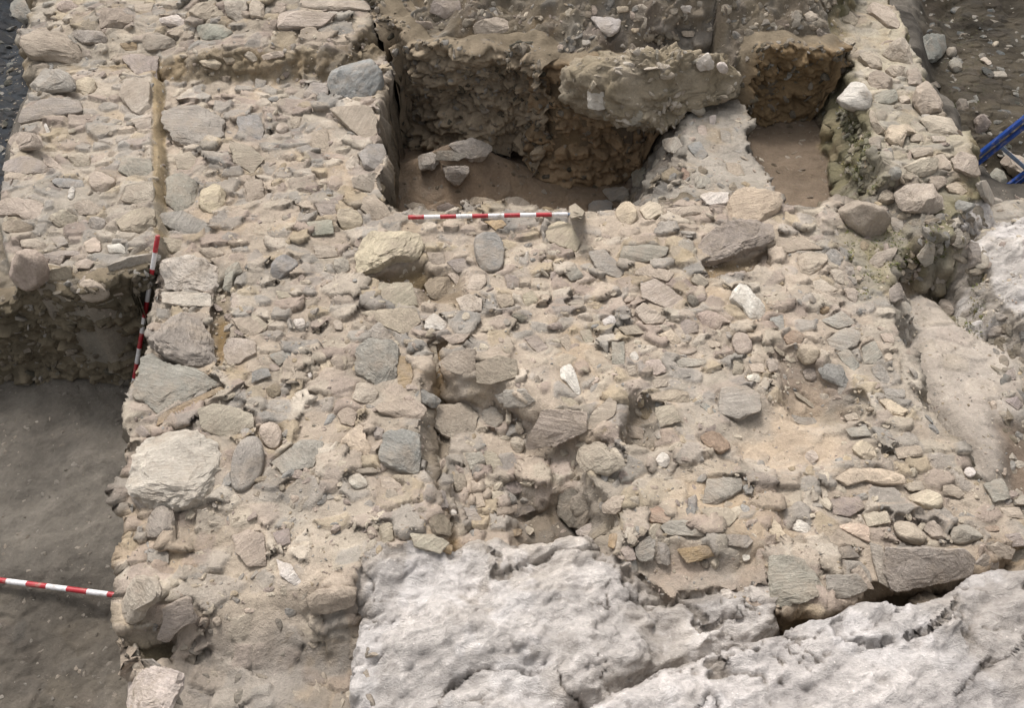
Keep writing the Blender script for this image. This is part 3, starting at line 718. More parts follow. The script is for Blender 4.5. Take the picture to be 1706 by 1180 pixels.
K s k|270,130 330,100 470,170 400,290 330,290 270,220|the dark wedge slab|dark grey wedge slab leaning in the deepest part of the central hollow
X s k|830,858 890,840 895,850 850,868|the dark blade|thin dark grey blade lying in the near part of the central hollow
K s g|975,175 1000,60 1165,55 1165,110 1050,180|the grey-tan slab with clean edges|clean-edged grey-tan slab on the earth right of the central hollow
K s g|770,290 820,260 920,260 1010,320 990,340 800,330|the low grey hump|low smooth grey slab half sunk in earth behind the bedrock
K b g|640,400 700,340 740,350 735,460 660,460||left one of two upright grey stones side by side behind the bedrock
K b g|750,360 810,380 815,480 745,470|the right upright grey stone|right one of two upright grey stones side by side behind the bedrock
K b m|570,400 620,380 650,450 600,460
K b o|520,310 560,330 540,400 510,390
K b g|360,320 430,270 500,280 510,360 450,400
K b u|900,150 945,130 950,210 910,215
K s t|965,200 1100,200 1150,240 1100,290 1000,270
K b w|1160,420 1200,400 1210,450 1180,465
K b b|1230,400 1290,400 1280,450 1240,460
K r k|960,450 1000,440 1010,495 970,490
K s o|850,400 1000,380 1050,430 900,470
K b o|20,310 80,300 90,330 40,340
K b r|700,210 760,190 820,240 800,280 720,270|the reddish clump|crumbly reddish-brown lump right of the central hollow
K b w|1060,600 1110,600 1130,640 1080,655|the small white stone on the bedrock|small white stone perched on the top edge of the bedrock
K s g|1080,330 1200,330 1225,360 1190,395 1100,380
K b m|0,90 60,60 90,110 30,150
L s y|370,50 440,10 600,0 700,40 715,80 600,85 500,65 430,95|the long cream slab of the near right|long cream slab with scalloped near side in the near right rubble
L r y|720,150 760,120 860,115 905,165 870,215 810,205|the cream oval cobble|cream oval cobble in the near right rubble
L r b|650,290 680,255 760,260 820,330 800,380 720,370 680,345|the pale lump behind the mauve slab|pale lumpy stone directly behind the long mauve-tan edge slab
L b i|800,300 840,265 890,290 910,350 850,345
L r g|935,320 960,285 1040,280 1100,330 1090,350 990,380 940,365|the grey-tan cobble of the near right|grey-tan rounded stone behind the right end of the mauve-tan edge slab
L s y|45,310 70,250 125,330 105,365 50,350
L b w|155,290 180,250 260,300 240,335 165,310|the white angular stone|white angular stone behind the big grey-tan slab
L s y|380,290 440,270 530,290 540,370 470,340
L s b|510,230 620,215 640,270 530,290
L s b|260,455 295,440 340,520 295,530
L s g|40,440 200,440 270,500 320,600 230,655 60,695|the big grey-tan slab|big flat grey-tan slab with squared corner overhanging the gap before the bedrock
L s m|620,390 680,400 780,395 1000,400 1060,460 1040,530 860,570 650,600 620,520|the mauve-tan edge slab|long mauve-tan slab overhanging the dark gap at the near right
L s g|1050,470 1100,420 1170,460 1165,510 1060,500
L s t|1110,390 1170,365 1250,400 1230,450 1160,440
L s g|540,370 600,390 640,590 580,560
L s i|450,510 490,480 560,600 520,590
L s n|575,400 615,395 655,500 610,500
L s k|360,400 450,385 490,440 400,450
L s t|900,90 950,80 1010,130 980,150 900,130
L s g|1100,80 1180,60 1240,150 1150,170
L s b|1180,200 1270,195 1298,250 1200,240
L r w|1000,0 1050,0 1060,40 1020,50
L s b|290,90 320,90 335,140 310,155
L s r|1100,290 1170,285 1175,310 1110,315
L s g|330,530 480,520 530,600 380,650 330,620
L s m|350,150 480,140 510,200 440,240 360,230
L s m|1200,330 1270,320 1310,380 1240,390
L b t|700,80 790,60 810,110 740,120
L s t|150,350 210,330 230,380 150,390
L s g|1170,450 1300,400 1340,440 1180,520
X b g|745,240 785,230 822,248 800,272 770,262||broad grey stone at the top of the fallen heap in the dark room
X b g|696,262 716,250 730,262 722,284 700,284"""
recs = []
for line in STONES.strip().split('\n'):
    f = line.split('|'); T, kind, col = f[0].split()
    a = np.array([[float(v) for v in q.split(',')] for q in f[1].split()])
    if T != 'X': a = a/2.95+np.array(ORI[T])
    recs.append(dict(kind=kind, col=col, px=a, c=a.mean(0), ref=f[2] if len(f) > 2 else '', label=f[3] if len(f) > 3 else '', area=.5*abs(sum(a[i-1, 0]*a[i, 1]-a[i, 0]*a[i-1, 1] for i in range(len(a))))))
for q in recs:
    a = q['px']; s = 0; c = np.zeros(2)
    for i in range(len(a)):
        w = a[i-1, 0]*a[i, 1]-a[i, 0]*a[i-1, 1]; s += w; c += (a[i-1]+a[i])*w
    q['c'] = c/(3*s)
THK = dict(s=.36, b=.62, r=.78); EXPN = dict(s=7.0, b=6.0, r=2.6)
smooth_field(); H += .012*np.clip(RUB, 0, 1); HITS = hit(np.array([q['c'][0] for q in recs]), np.array([q['c'][1] for q in recs]))
H -= .012*np.clip(RUB, 0, 1)
FREE = np.ones_like(H)
CH_C = P(1075, 150, .06); CH_N = np.array([0, -.85, .53])
for k, q in enumerate(recs):
    if 935 < q['c'][0] < 1222 and 96 < q['c'][1] < 205: d = ray(*q['c']); HITS[k] = CAM+d*((CH_C+CH_N*.19-CAM)@CH_N)/(d@CH_N); q['nf'] = CH_N
for k, q in enumerate(recs):
    if 630 < q['c'][0] < 930 and 110 < q['c'][1] < 292: HITS[k] += (CAM-HITS[k])/np.linalg.norm(CAM-HITS[k])*(.13 if q['c'][1] < 205 else .03)
for k, q in enumerate(recs):
    c = HITS[k]; nh = nrm(c[0], c[1]); view = (CAM-c)/np.linalg.norm(CAM-c); n = q.get('nf', nh)+view*.3; n /= np.linalg.norm(n)
    rw = q['c'][0] > 1400 and q['c'][1] < 372
    q['t'] = THK[q['kind']]*math.sqrt(q['area'])*np.linalg.norm(CAM-c)/F*(.72 if rw else .5); q['n'] = n; o = c+n*q['t']*(.05 if q['col'] == 'v' and q['area'] > 6000 else .34 if rw else (.15 if q['kind'] != 's' else .25) if q['area'] < 1800 else .38)
    d = ray(q['px'][:, 0], q['px'][:, 1]); q['W'] = CAM+d*(((o-CAM)@n)/(d@n))[:, None]
    if 'nf' in q: continue
    lo = q['W'].min(0)-.05; hi = q['W'].max(0)+.05; i0, i1 = np.clip(((np.array([lo[0], hi[0]])-xs[0])/RES).astype(int), 0, NX-1); j0, j1 = np.clip(((np.array([lo[1], hi[1]])-ys[0])/RES).astype(int), 0, NY-1)
    if i1 > i0+1 and j1 > j0+1: FREE[j0:j1, i0:i1] = np.minimum(FREE[j0:j1, i0:i1], 1-sstep((sdf(q['W'][:, :2], X[j0:j1, i0:i1], Y[j0:j1, i0:i1])+.02)/.025))
gy, gx = np.gradient(H, RES); flat = 1-sstep((np.hypot(gx, gy)-.7)/.9)
REL = np.zeros_like(H); onm = 0; BASEC = COL.copy()
for sc_, amp, seed, keep, yk in ((5.2, .036, 100, .38, 1.3), (9.5, .028, 140, .3, 1.2)):
    f1, f2, r1, r2, ox, oy = cells(X*sc_+.3*fbm2(X*6, Y*6, 2, seed+7), Y*sc_*yk+.3*fbm2(X*6, Y*6, 2, seed+8), seed)
    on = (r1 > keep)*np.clip(RUB, 0, 1)*(1-rk); b = sstep((f2-f1-.03)/.16)
    t1 = (r1*37) % 1-.5; t2 = (r2*53) % 1-.35
    REL = np.maximum(REL, amp*on*flat*b*np.clip(.35+.7*r2+1.6*(t1*ox+t2*oy), -.1, 1.5))
    onm = np.maximum(onm, 0)
    k = (.62*on*sstep((f2-f1)/.12))[..., None]; lum = (COL.mean(-1, keepdims=True)/.33)
    COL[:] = COL*(1-k) + PAL[np.minimum((r2*len(PAL)).astype(int), len(PAL)-1)]*np.clip(lum, .12, 1.15)*k
REL = REL*FREE; H -= (.006*(1-FREE)).astype(np.float32)
fill = .006+.022*fbm2(X*3.3, Y*3.3, 3, 301)+.006*fbm2(X*12, Y*12, 3, 305)
sm = np.clip((REL-fill)/.006, 0, 1)
COL[:] = COL*(.45+.55*sm[..., None])+BASEC*(.55*(1-sm[..., None]))
H += np.maximum(REL, fill*np.clip(RUB, 0, 1)*(1-rk)*flat*np.where(REG == 4, .4, 1)).astype(np.float32)
edge = np.minimum(np.minimum(X-xs[0], xs[-1]-X), np.minimum(Y-ys[0], ys[-1]-Y)); s = sstep(edge/.5); H = (H*s-.9*(1-s)).astype(np.float32)
# push steep faces in and out along their normals
gy, gx = np.gradient(H, RES); nl = np.sqrt(gx*gx+gy*gy+1); steep = sstep((np.hypot(gx, gy)-.8)/1.2)
pos = np.stack([X, Y, H], -1).astype(np.float32)
dn = steep*(.10*fbm3(pos*np.array([4, 4, 9], np.float32), 3, 3)+.05*fbm3(pos*np.array([14, 14, 26], np.float32), 3, 9))*(1-.5*rk)*np.where((REG == 2) | (REG == 4) | (REG == 0), 0, 1)
pos[..., 0] += -gx/nl*dn; pos[..., 1] += -gy/nl*dn; pos[..., 2] += dn/nl

smooth_field()
idx = np.arange(NX*NY).reshape(NY, NX)
Q = np.stack([idx[:-1, :-1], idx[:-1, 1:], idx[1:, 1:], idx[1:, :-1]], -1).reshape(-1, 4); QR = REG[:-1, :-1].ravel()
FP = pos.reshape(-1, 3); FC = COL.reshape(-1, 3)
def set_col(o, c):
    a = o.data.color_attributes.new('Col', 'FLOAT_COLOR', 'POINT')
    a.data.foreach_set('color', np.concatenate([np.clip(c, .01, .9), np.ones((len(c), 1))], 1).astype(np.float32).ravel())
def region(i, name, mat):
    q = Q[QR == i]; u, inv = np.unique(q, return_inverse=True)
    o = mesh_obj(name, FP[u], inv.reshape(-1, 4), mat); set_col(o, FC[u]); return o
WALLS = {}
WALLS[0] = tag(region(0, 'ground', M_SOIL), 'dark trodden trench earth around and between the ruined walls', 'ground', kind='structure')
WALLS[1] = tag(region(1, 'wall_ruin', M_EARTH), 'broad tan rubble and earth wall core filling the middle of the dig', 'wall', 'ruined rubble walls')
WALLS[2] = tag(region(2, 'wall_ruin', M_EARTH), 'rubble wall pier at the left edge above the grey trench', 'wall', 'ruined rubble walls')
WALLS[3] = tag(region(3, 'wall_ruin', M_EARTH), 'raised rubble cross wall running along the far left top', 'wall', 'ruined rubble walls')
WALLS[4] = tag(region(4, 'earth_bank', M_EARTH), 'far bank of dark earth and rubble behind the deep dark room', 'bank')
WALLS[5] = tag(region(5, 'wall_ruin', M_EARTH), 'rubble wall running diagonally at the far right beside the ladder', 'wall', 'ruined rubble walls')
WALLS[6] = tag(region(6, 'wall_ruin', M_EARTH), 'low grey partition wall between the dark room and small brown pit', 'wall', 'ruined rubble walls')
WALLS[7] = tag(region(7, 'bedrock_outcrop', M_BEDROCK), 'pale lavender-grey bedrock hump at the bottom centre', 'rock', 'outcrops of pale bedrock')
WALLS[8] = tag(region(8, 'bedrock_outcrop', M_BEDROCK), 'pale bedrock in the bottom right corner with long straight bright edge', 'rock', 'outcrops of pale bedrock')
WALLS[9] = tag(region(9, 'bedrock_outcrop', M_BEDROCK), 'whitish rock outcrop at the right border above the mossy gully', 'rock', 'outcrops of pale bedrock')
def curtain(parent, px, zref, leans, col, seed, lump=1.0):
    a = np.array(px, float); w = P(a[:, 0], a[:, 1], zref)[:, :2]; L = np.concatenate([[0], np.cumsum(np.linalg.norm(np.diff(w, axis=0), axis=1))])
    n = int(L[-1]/.009); S_ = np.linspace(0, L[-1], n); xy = np.stack([np.interp(S_, L, w[:, i]) for i in (0, 1)], 1)
    kk = np.hanning(31); kk /= kk.sum(); xy = np.stack([np.convolve(np.pad(xy[:, i], 15, 'edge'), kk, 'valid') for i in (0, 1)], 1)
    tn = np.gradient(xy, axis=0); tn /= np.linalg.norm(tn, axis=1, keepdims=True); nv = np.stack([tn[:, 1], -tn[:, 0]], 1); nv *= np.where(nv[:, 1:] > 0, -1, 1)
    zt = Hat(xy[:, 0]-nv[:, 0]*.07, xy[:, 1]-nv[:, 1]*.07); zt = np.convolve(np.pad(zt, 15, 'edge'), kk, 'valid'); zb = Hat(xy[:, 0]+nv[:, 0]*.3, xy[:, 1]+nv[:, 1]*.3)-.03
    m = 12+int((zt-zb).max()/.009); T = np.linspace(0, 1, m-10); lean = np.interp(T, np.linspace(0, 1, len(leans)), leans)
    wob = 1+.9*fbm2(S_*1.7+seed, S_*0+.5, 3, seed+11)
    rows = [(np.full(n, -.13+(.13+leans[0])*j/10), zt+.006*math.sin(j/10*3.1)-.012*j/10+.02*(j == 0)*-1) for j in range(10)] + [(leans[0]*(1-t)+(l-leans[0]*(1-t))*wob, zt-.012+(zb-zt+.012)*t) for t, l in zip(T, lean)]
    G = np.stack([np.concatenate([xy+nv*o[:, None], z[:, None]], 1) for o, z in rows]); m = len(rows)
    SS = np.broadcast_to(S_, (m, n)); ZZ = G[..., 2]
    dsp = lump*(.09*fbm3(G*np.array([4.5, 4.5, 7]), 3, seed)+.05*fbm3(G*np.array([13, 13, 20]), 4, seed+3, .6))
    c = np.ones((m, n, 3))*lin(col)*(1+.5*fbm3(G*np.array([3, 3, 8]), 4, seed+5)+.3*fbm3(G*25, 2, seed+6))[..., None]
    for f_, am, kp in ((8, .045, .45), (17, .022, .4)):
        f1, f2, r1, r2, ox, oy = cells(SS*f_+.3*fbm2(SS*8, ZZ*8, 2, 3), ZZ*f_*1.5+.3*fbm2(SS*8, ZZ*8, 2, 4), seed+int(f_)); on = (r1 > kp)*sstep((f2-f1-.03)/.2)
        dsp = dsp+am*on*np.clip(.3+.8*r2+1.2*((r1*37) % 1-.5)*ox-.6*oy, 0, 1.4); k = (.45*on)[..., None]; c = c*(1-k)+lin(col)*(.8+.75*r2)[..., None]*k
    fade = np.clip(np.arange(m)/10, 0, 1)**2*np.clip((m-1-np.arange(m))/6+.3, 0, 1); dsp = dsp*fade[:, None]
    cap = np.clip(1-(np.arange(m)-6)/6, 0, 1)[:, None, None]; cc_ = np.minimum(m-1, 0); c = c*(1-cap)+lin((124, 113, 95))*(1+.5*fbm3(G*9, 4, seed+8))[..., None]*cap
    G[..., :2] += nv[None]*dsp[..., None]
    G[..., 2] += (np.clip(np.arange(m)/4, 0, 1)*np.clip((16-np.arange(m))/6, 0, 1))[:, None]*(.06*lump*fbm3(G*5, 3, seed+9)+.008)
    ii = np.arange(m*n).reshape(m, n); q = np.stack([ii[:-1, :-1], ii[1:, :-1], ii[1:, 1:], ii[:-1, 1:]], -1).reshape(-1, 4)
    o = mesh_obj('cut_face', G.reshape(-1, 3), q, M_SOIL, parent); set_col(o, c.reshape(-1, 3))
    dz = np.gradient(G, axis=0); dx = np.gradient(G, axis=1); nn = np.cross(dz, dx); nn *= np.where(np.einsum('ijk,ijk->ij', nn, CAM-G) < 0, -1, 1)[..., None]; nn /= np.linalg.norm(nn, axis=-1, keepdims=True)+1e-9
    return G[7:].reshape(-1, 3), nn[7:].reshape(-1, 3), n
CURT = [curtain(WALLS[2], [(-420, 470), (-60, 466), (0, 463), (50, 467), (130, 476), (180, 462), (238, 440), (264, 426)], .09, (.0, .0, .01, .03, .06), (108, 99, 82), 500, .35),
        curtain(WALLS[4], [(610, -20), (625, -22), (655, 0), (690, 34), (735, 58), (800, 70), (862, 66), (905, 82), (935, 95)], .2, (.14, .12, .08, .06, .07, .11, .19), (152, 138, 117), 520, 1.3),
        curtain(WALLS[4], [(880, 84), (935, 98), (1060, 100), (1150, 102)], .2, (.0, .0, .0, .02, .06, .14), (146, 126, 100), 530, .8),
        curtain(WALLS[4], [(1222, 118), (1240, 94), (1300, 90), (1385, 88), (1402, 72)], .2, (.10, .07, .06, .08, .12), (132, 112, 84), 540, 1.0)]
# the land round the dig, out to the horizon
x0, x1, y0, y1 = xs[0]+.01, xs[-1]-.01, ys[0]+.01, ys[-1]-.01; B = 900
o = mesh_obj('ground', [(x0, y0, -.905), (x1, y0, -.905), (x1, y1, -.905), (x0, y1, -.905), (-B, -B, -.905), (B, -B, -.905), (B, B, -.905), (-B, B, -.905)],
             [(0, 4, 5, 1), (1, 5, 6, 2), (2, 6, 7, 3), (3, 7, 4, 0)], M_SOIL, smooth=False)
set_col(o, np.tile(lin((120, 112, 98)), (8, 1))); tag(o, 'open earth around the excavation', 'ground', kind='structure')

# ------------------------------------------------------------------ rocks
import bmesh
ICO = {}
for lv in (1, 2, 3, 4, 5, 6):
    bm = bmesh.new(); bmesh.ops.create_icosphere(bm, subdivisions=lv, radius=1)
    ICO[lv] = (np.array([v.co[:] for v in bm.verts]), np.array([[v.index for v in f.verts] for f in bm.faces])); bm.free()
def rock(outline, t, n=4, lv=4, cuts=6, rough=.05, seed=0, cell=0, tilt=.12, bottom=.8, scatter_=False):
    """outline: (k,2) about the origin; a worn, facetted rock of half-thickness t in local axes"""
    r = np.random.default_rng(seed); S, Fc = ICO[lv]
    th = np.arctan2(S[:, 1], S[:, 0]); sp = S[:, 2]; cp = np.hypot(S[:, 0], S[:, 1])
    ang = np.arctan2(outline[:, 1], outline[:, 0]); R = np.zeros(len(th)); dx, dy = np.cos(th), np.sin(th)
    for i in range(len(outline)):
        a = outline[i]; b = outline[(i+1) % len(outline)]; e = b-a
        den = dx*e[1]-dy*e[0]; den = np.where(np.abs(den) < 1e-9, 1e-9, den)
        rr = (a[0]*e[1]-a[1]*e[0])/den; s = np.where(np.abs(e[0]) > np.abs(e[1]), (rr*dx-a[0])/(e[0] if abs(e[0]) > 1e-9 else 1e-9), (rr*dy-a[1])/(e[1] if abs(e[1]) > 1e-9 else 1e-9))
        ok = (rr > 0) & (s > -1e-3) & (s < 1.001); R = np.where(ok, np.maximum(R, rr), R)
    med = np.median(R[R > 0]); R = np.where(R <= 0, med, R)
    nn = np.where(sp > 0, n, 2.2)
    rho = cp**(2/nn); zz = np.sign(sp)*np.abs(sp)**(2/nn)*np.where(sp > 0, 1, bottom)
    p = np.stack([R*rho*dx, R*rho*dy, t*zz], 1)
    # worn facets: cut with planes through the flank and the top
    sz = np.array([np.abs(outline[:, 0]).max(), np.abs(outline[:, 1]).max(), t])
    for _ in range(cuts):
        nrmv = r.normal(size=3); nrmv[2] = abs(nrmv[2])*.9+(.25 if scatter_ else .75); nrmv /= np.linalg.norm(nrmv)
        q = nrmv/sz; q /= np.linalg.norm(q); sup = (p@q).max(); d = sup*r.uniform(.62, .9)
        over = np.maximum(p@q-d, 0); p -= over[:, None]*q*.92
    if tilt: p[:, 2] += p[:, 0]*r.normal()*tilt*t/sz[0] + p[:, 1]*r.normal()*tilt*t/sz[1]
    L = min(sz[0], sz[1]); q = p/np.array([1, 1, 1.0])
    dirs = p/(np.linalg.norm(p, axis=1, keepdims=True)+1e-9)
    o1 = r.uniform(0, 50, 3)
    disp = L*rough*(2.2*fbm3(q/L*1.6+o1, 2, seed % 91)+1.4*fbm3(q/L*5+o1, 3, seed % 83)+(.9*fbm3(q/L*14+o1, 2, seed % 71) if lv > 4 else 0))
    # stepped bedding on slabs and blocks
    if lv > 4: disp -= L*.05*np.exp(-(fbm3(q/L*1.4+o1+9, 3, 31)/.035)**2)
    if n > 3: disp += -L*rough*.9*np.clip(np.abs(fbm3(np.stack([q[:, 0]/L*1.2, q[:, 1]/L*1.2, q[:, 2]/t*2.5], 1)+o1, 2, 7))*-3+.45, 0, 1)
    p = p+dirs*disp[:, None]
    return p, Fc

# a label of its own for every stone, told from the nearest stones or things one can find
marks = [(q['ref'], q['c'], q) for q in recs if q['ref']] + [('the flat horizontal rod', np.array([815., 357]), None), ('the leaning rod', np.array([245., 510]), None), ('the foot of the blue ladder', np.array([1625., 262]), None), ('the central hollow', np.array([860., 770]), None), ('the bare tan earth patch', np.array([1330., 715]), None)]
used = {q['label'] for q in recs if q['label']}
for q in recs:
    w = np.ptp(q['px'][:, 0]); h = np.ptp(q['px'][:, 1]); big = math.sqrt(q['area'])
    q['noun'] = 'boulder' if big > 62 else ('cobble' if q['kind'] == 'r' else 'flat_stone' if q['kind'] == 's' else 'stone')
    if q['label']: continue
    size = 'tiny' if big < 16 else 'small' if big < 26 else 'medium' if big < 40 else 'large'
    shp = {'r': 'rounded cobble', 's': 'flat slab', 'b': 'angular stone'}[q['kind']]
    if max(w, h) > 2.2*min(w, h): shp = 'elongated '+shp.split()[1]
    near = sorted(marks, key=lambda m: np.linalg.norm(m[1]-q['c'])); done = False
    for second in (False, True):
        for m in near[:4]:
            d = q['c']-m[1]; dist = np.linalg.norm(d)
            rel = ('right of' if d[0] > 0 else 'left of') if abs(d[0]) > abs(d[1]) else ('in front of' if d[1] > 0 else 'behind')
            lab = f"{size} {CW[q['col']]} {shp} {'just ' if dist < 60 else ''}{rel} {m[0]}"
            if second: lab = f"{size} {CW[q['col']]} {shp} between {m[0][4:]} and {near[near.index(m)+1 if m is not near[-1] else 0][0][4:]}"
            if len(lab.split()) > 16: continue
            if lab not in used: done = True; break
        if done: break
    used.add(lab); q['label'] = lab

for k, q in enumerate(recs):
    n = q['n']; u, v = frame(n); t = q['t']; W = q['W']
    loc = W.mean(0); out = np.stack([(W-loc)@u, (W-loc)@v], 1)
    big = math.sqrt(q['area']); lv = 5 if big > 62 else 4 if big > 17 else 3
    # round the traced corners a little
    if q['kind'] == 'r':
        for _ in range(2): out = np.concatenate([[.75*a+.25*b, .25*a+.75*b] for a, b in zip(out, np.roll(out, -1, 0))])
    elif q['kind'] == 'b':
        out = np.concatenate([[.87*a+.13*b, .13*a+.87*b] for a, b in zip(out, np.roll(out, -1, 0))])
    p, Fc = rock(out*1.05, t, EXPN[q['kind']], lv, {'s': 7, 'b': 11, 'r': 5}[q['kind']], ({'s': .06, 'b': .075, 'r': .05}[q['kind']])*(1.1 if q['col'] == 'v' else 1), 1000+k)
    world_p = p[:, :1]*u+p[:, 1:2]*v+p[:, 2:]*n
    ob = mesh_obj(q['noun'], world_p, Fc, M_STONE, sharp={'r': 0, 's': 24, 'b': 22}[q['kind']]); ob.location = loc
    jit = 1+.04*rng.normal()
    mx_ = .5 if q['col'] == 'u' and q['area'] < 4000 else .12 if q['col'] in 'wvyb' else .34; cc = (lin(COLS[q['col']])*(1-mx_)+lin((172, 161, 145))*mx_)*jit; ob.color = (*[float(np.clip(x*(1+.015*rng.normal()), .01, .85)) for x in cc], 1)
    tag(ob, q['label'], q['noun'].replace('_', ' '), 'stones lying in the ruined walls')

# overhanging chunk of old masonry over the dark room
c0 = P(1075, 150, .06); nb = np.array([0, -.85, .53]); ub, vb = frame(nb)
pxs = np.array([(932, 120), (960, 96), (1010, 92), (1110, 84), (1195, 92), (1222, 120), (1226, 158), (1180, 170), (1140, 188), (1120, 212), (1095, 220), (1040, 208), (985, 196), (945, 182)], float)
d = ray(pxs[:, 0], pxs[:, 1]); W = CAM+d*(((c0-CAM)@nb)/(d@nb))[:, None]; loc = W.mean(0); out = np.stack([(W-loc)@ub, (W-loc)@vb], 1)
p, Fc = rock(out, .3, 3.2, 6, 4, .05, 77, tilt=.1, bottom=1.6)
f = fbm3(p*9, 4, 4, .6); f2 = np.abs(fbm3(p*16, 3, 14)); f1, f2_, r1, r2, ox, oy = cells(p[:, 0]*9+.4*f, p[:, 1]*13+.4*f, 91); f = f+.5*(r1 > .35)*sstep((f2_-f1-.03)/.2)*(.3+.8*r2+.9*((r1*37) % 1-.5)*ox)
p2 = p+p/(np.linalg.norm(p, axis=1, keepdims=True))*(.06*f-.05*f2)[:, None]
wp = p2[:, :1]*ub+p2[:, 1:2]*vb+p2[:, 2:]*nb
ob = mesh_obj('masonry_chunk', wp, Fc, M_EARTH); ob.location = loc
kk = np.clip(.5+1.3*fbm3(p*6, 3, 44), 0, 1)[:, None]; kk2 = np.clip(fbm3(p*14, 2, 54)*3, 0, 1)[:, None]
set_col(ob, (lin((140, 129, 108))*(1-kk)+lin((166, 155, 136))*kk)*(1-.5*kk2)+lin((150, 140, 120))*.5*kk2)
tag(ob, 'overhanging grey-green chunk of mortared rubble masonry above the dark room', 'masonry')

# ------------------------------------------------------------------ countless small stones
from functools import reduce
PROTO = {lv: [rock(np.array([(math.cos(a)*rr, math.sin(a)*rr*.8) for a, rr in zip(np.linspace(0, 2*math.pi, 7)[:-1], np.random.default_rng(i).uniform(.65, 1.25, 6))]), .55, 5, lv, 9, .06, 300+i, scatter_=True)[0] for i in range(14)] for lv in (1, 2, 3)}
BOX = [(q['px'].min(0), q['px'].max(0)) for q in recs]
def scatter(name, label, cat, px, py, size, lv, sink, cols, keep_clear=True, seed=0, colscale=None, at=None):
    r = np.random.default_rng(seed)
    if keep_clear:
        bad = np.zeros(len(px), bool)
        for q in recs:
            lo, hi = q['px'].min(0), q['px'].max(0); m = (px > lo[0]+2) & (px < hi[0]-2) & (py > lo[1]+2) & (py < hi[1]-2)
            bad |= m & (((px-q['c'][0])/(hi[0]-lo[0]))**2+((py-q['c'][1])/(hi[1]-lo[1]))**2 < .2)
        px, py, size = px[~bad], py[~bad], size[~bad]
    if at: h, nn = at
    else: h = hit(px, py); nn = nrm(h[:, 0], h[:, 1])*1.0+.25*np.array([0, -.3, .9])
    nn /= np.linalg.norm(nn, axis=1, keepdims=True)
    Fc = ICO[lv][1]; nv = len(ICO[lv][0]); V = np.empty((len(px), nv, 3)); C = np.empty((len(px), nv, 3))
    for i in range(len(px)):
        n = nn[i]+r.normal(size=3)*.18; n /= np.linalg.norm(n); u, v = frame(n); a = r.uniform(0, 6.28); ca, sa = math.cos(a), math.sin(a); uu = u*ca+v*sa; vv = v*ca-u*sa
        p = PROTO[lv][r.integers(14)]*size[i]*np.array([1, r.uniform(.5, 1.0), r.uniform(.35, .9)])
        V[i] = h[i]+n*size[i]*sink+p[:, :1]*uu+p[:, 1:2]*vv+p[:, 2:]*n
        ck = lin(cols[r.integers(len(cols))])*(1+.1*r.normal())
        if colscale is not None: ck = ck*colscale
        C[i] = ck
    Fa = (Fc[None]+(np.arange(len(px))*nv)[:, None, None]).reshape(-1, 3)
    o = mesh_obj(name, V.reshape(-1, 3), Fa, M_GRIT, sharp=28); set_col(o, C.reshape(-1, 3)); tag(o, label, cat, kind='stuff'); return o
def in_poly(s, n, r):
    a = np.array([[float(v) for v in q.split(',')] for q in s.split()]); lo, hi = a.min(0), a.max(0)
    out = np.empty((0, 2))
    while len(out) < n:
        p = r.uniform(lo, hi, (4*n, 2)); ins = np.zeros(len(p), bool)
        for i in range(len(a)):
            A, Bp = a[i-1], a[i]; c = (A[1] > p[:, 1]) != (Bp[1] > p[:, 1])
            if A[1] != Bp[1]: ins ^= c & (p[:, 0] < (Bp[0]-A[0])*(p[:, 1]-A[1])/(Bp[1]-A[1])+A[0])
        out = np.concatenate([out, p[ins]])
    return out[:n]
r8 = np.random.default_rng(8)
SURF = '0,100 60,-30 1480,-30 1520,80 1600,220 1720,330 1730,870 1700,900 1470,970 1280,1030 1190,980 1110,1000 1000,900 770,890 740,920 630,920 600,1010 420,1030 200,1060 215,800 230,560 120,500 0,470'
def drop(p, polys):
    for s in polys:
        a = np.array([[float(v) for v in q.split(',')] for q in s.split()]); ins = np.zeros(len(p), bool)
        for i in range(len(a)):
            A, Bp = a[i-1], a[i]; c = (A[1] > p[:, 1]) != (Bp[1] > p[:, 1])
            if A[1] != Bp[1]: ins ^= c & (p[:, 0] < (Bp[0]-A[0])*(p[:, 1]-A[1])/(Bp[1]-A[1])+A[0])
        p = p[~ins]
    return p
ROOM = '625,40 900,60 940,180 1120,220 1020,345 640,345'
PIT2 = '1235,90 1390,80 1360,150 1460,335 1290,335'
BARE = ['1500,510 1580,500 1680,560 1700,700 1660,780 1640,790 1570,700', '1235,695 1330,650 1400,690 1390,760 1290,780 1230,750', '1060,940 1270,935 1280,1000 1120,1000', '258,100 268,100 268,390 258,390']
SC = ((176, 164, 145), (190, 179, 160), (164, 158, 148), (154, 151, 144), (182, 167, 152), (196, 185, 165), (162, 149, 138), (170, 155, 130), (180, 170, 154))
pp = drop(in_poly(SURF, 4000, r8), [ROOM, PIT2]+BARE)
scatter('rubble', 'countless fist-sized and smaller stones packed in the earth of the walls', 'rubble', pp[:, 0], pp[:, 1], r8.uniform(.2, 1, len(pp))**2*.036+.011, 2, -.08, SC, seed=1)
pp = np.concatenate([in_poly('620,-30 1400,-30 1380,60 1230,85 940,85 800,60 620,50', 330, r8), in_poly('1490,370 1640,350 1640,480 1500,470', 110, r8), in_poly('1650,540 1710,540 1710,840 1690,840', 60, r8), in_poly('1080,240 1270,330 1030,340', 90, r8)])
scatter('rubble', 'flaky stones thick in the far bank and the gully at the right', 'rubble', pp[:, 0], pp[:, 1], r8.uniform(.025, .065, len(pp)), 2, -.1, ((134, 127, 114), (152, 143, 127), (122, 113, 97), (168, 160, 146), (134, 131, 124)), seed=6)
pp = np.concatenate([in_poly('1345,150 1425,190 1490,300 1440,330', 300, r8)])
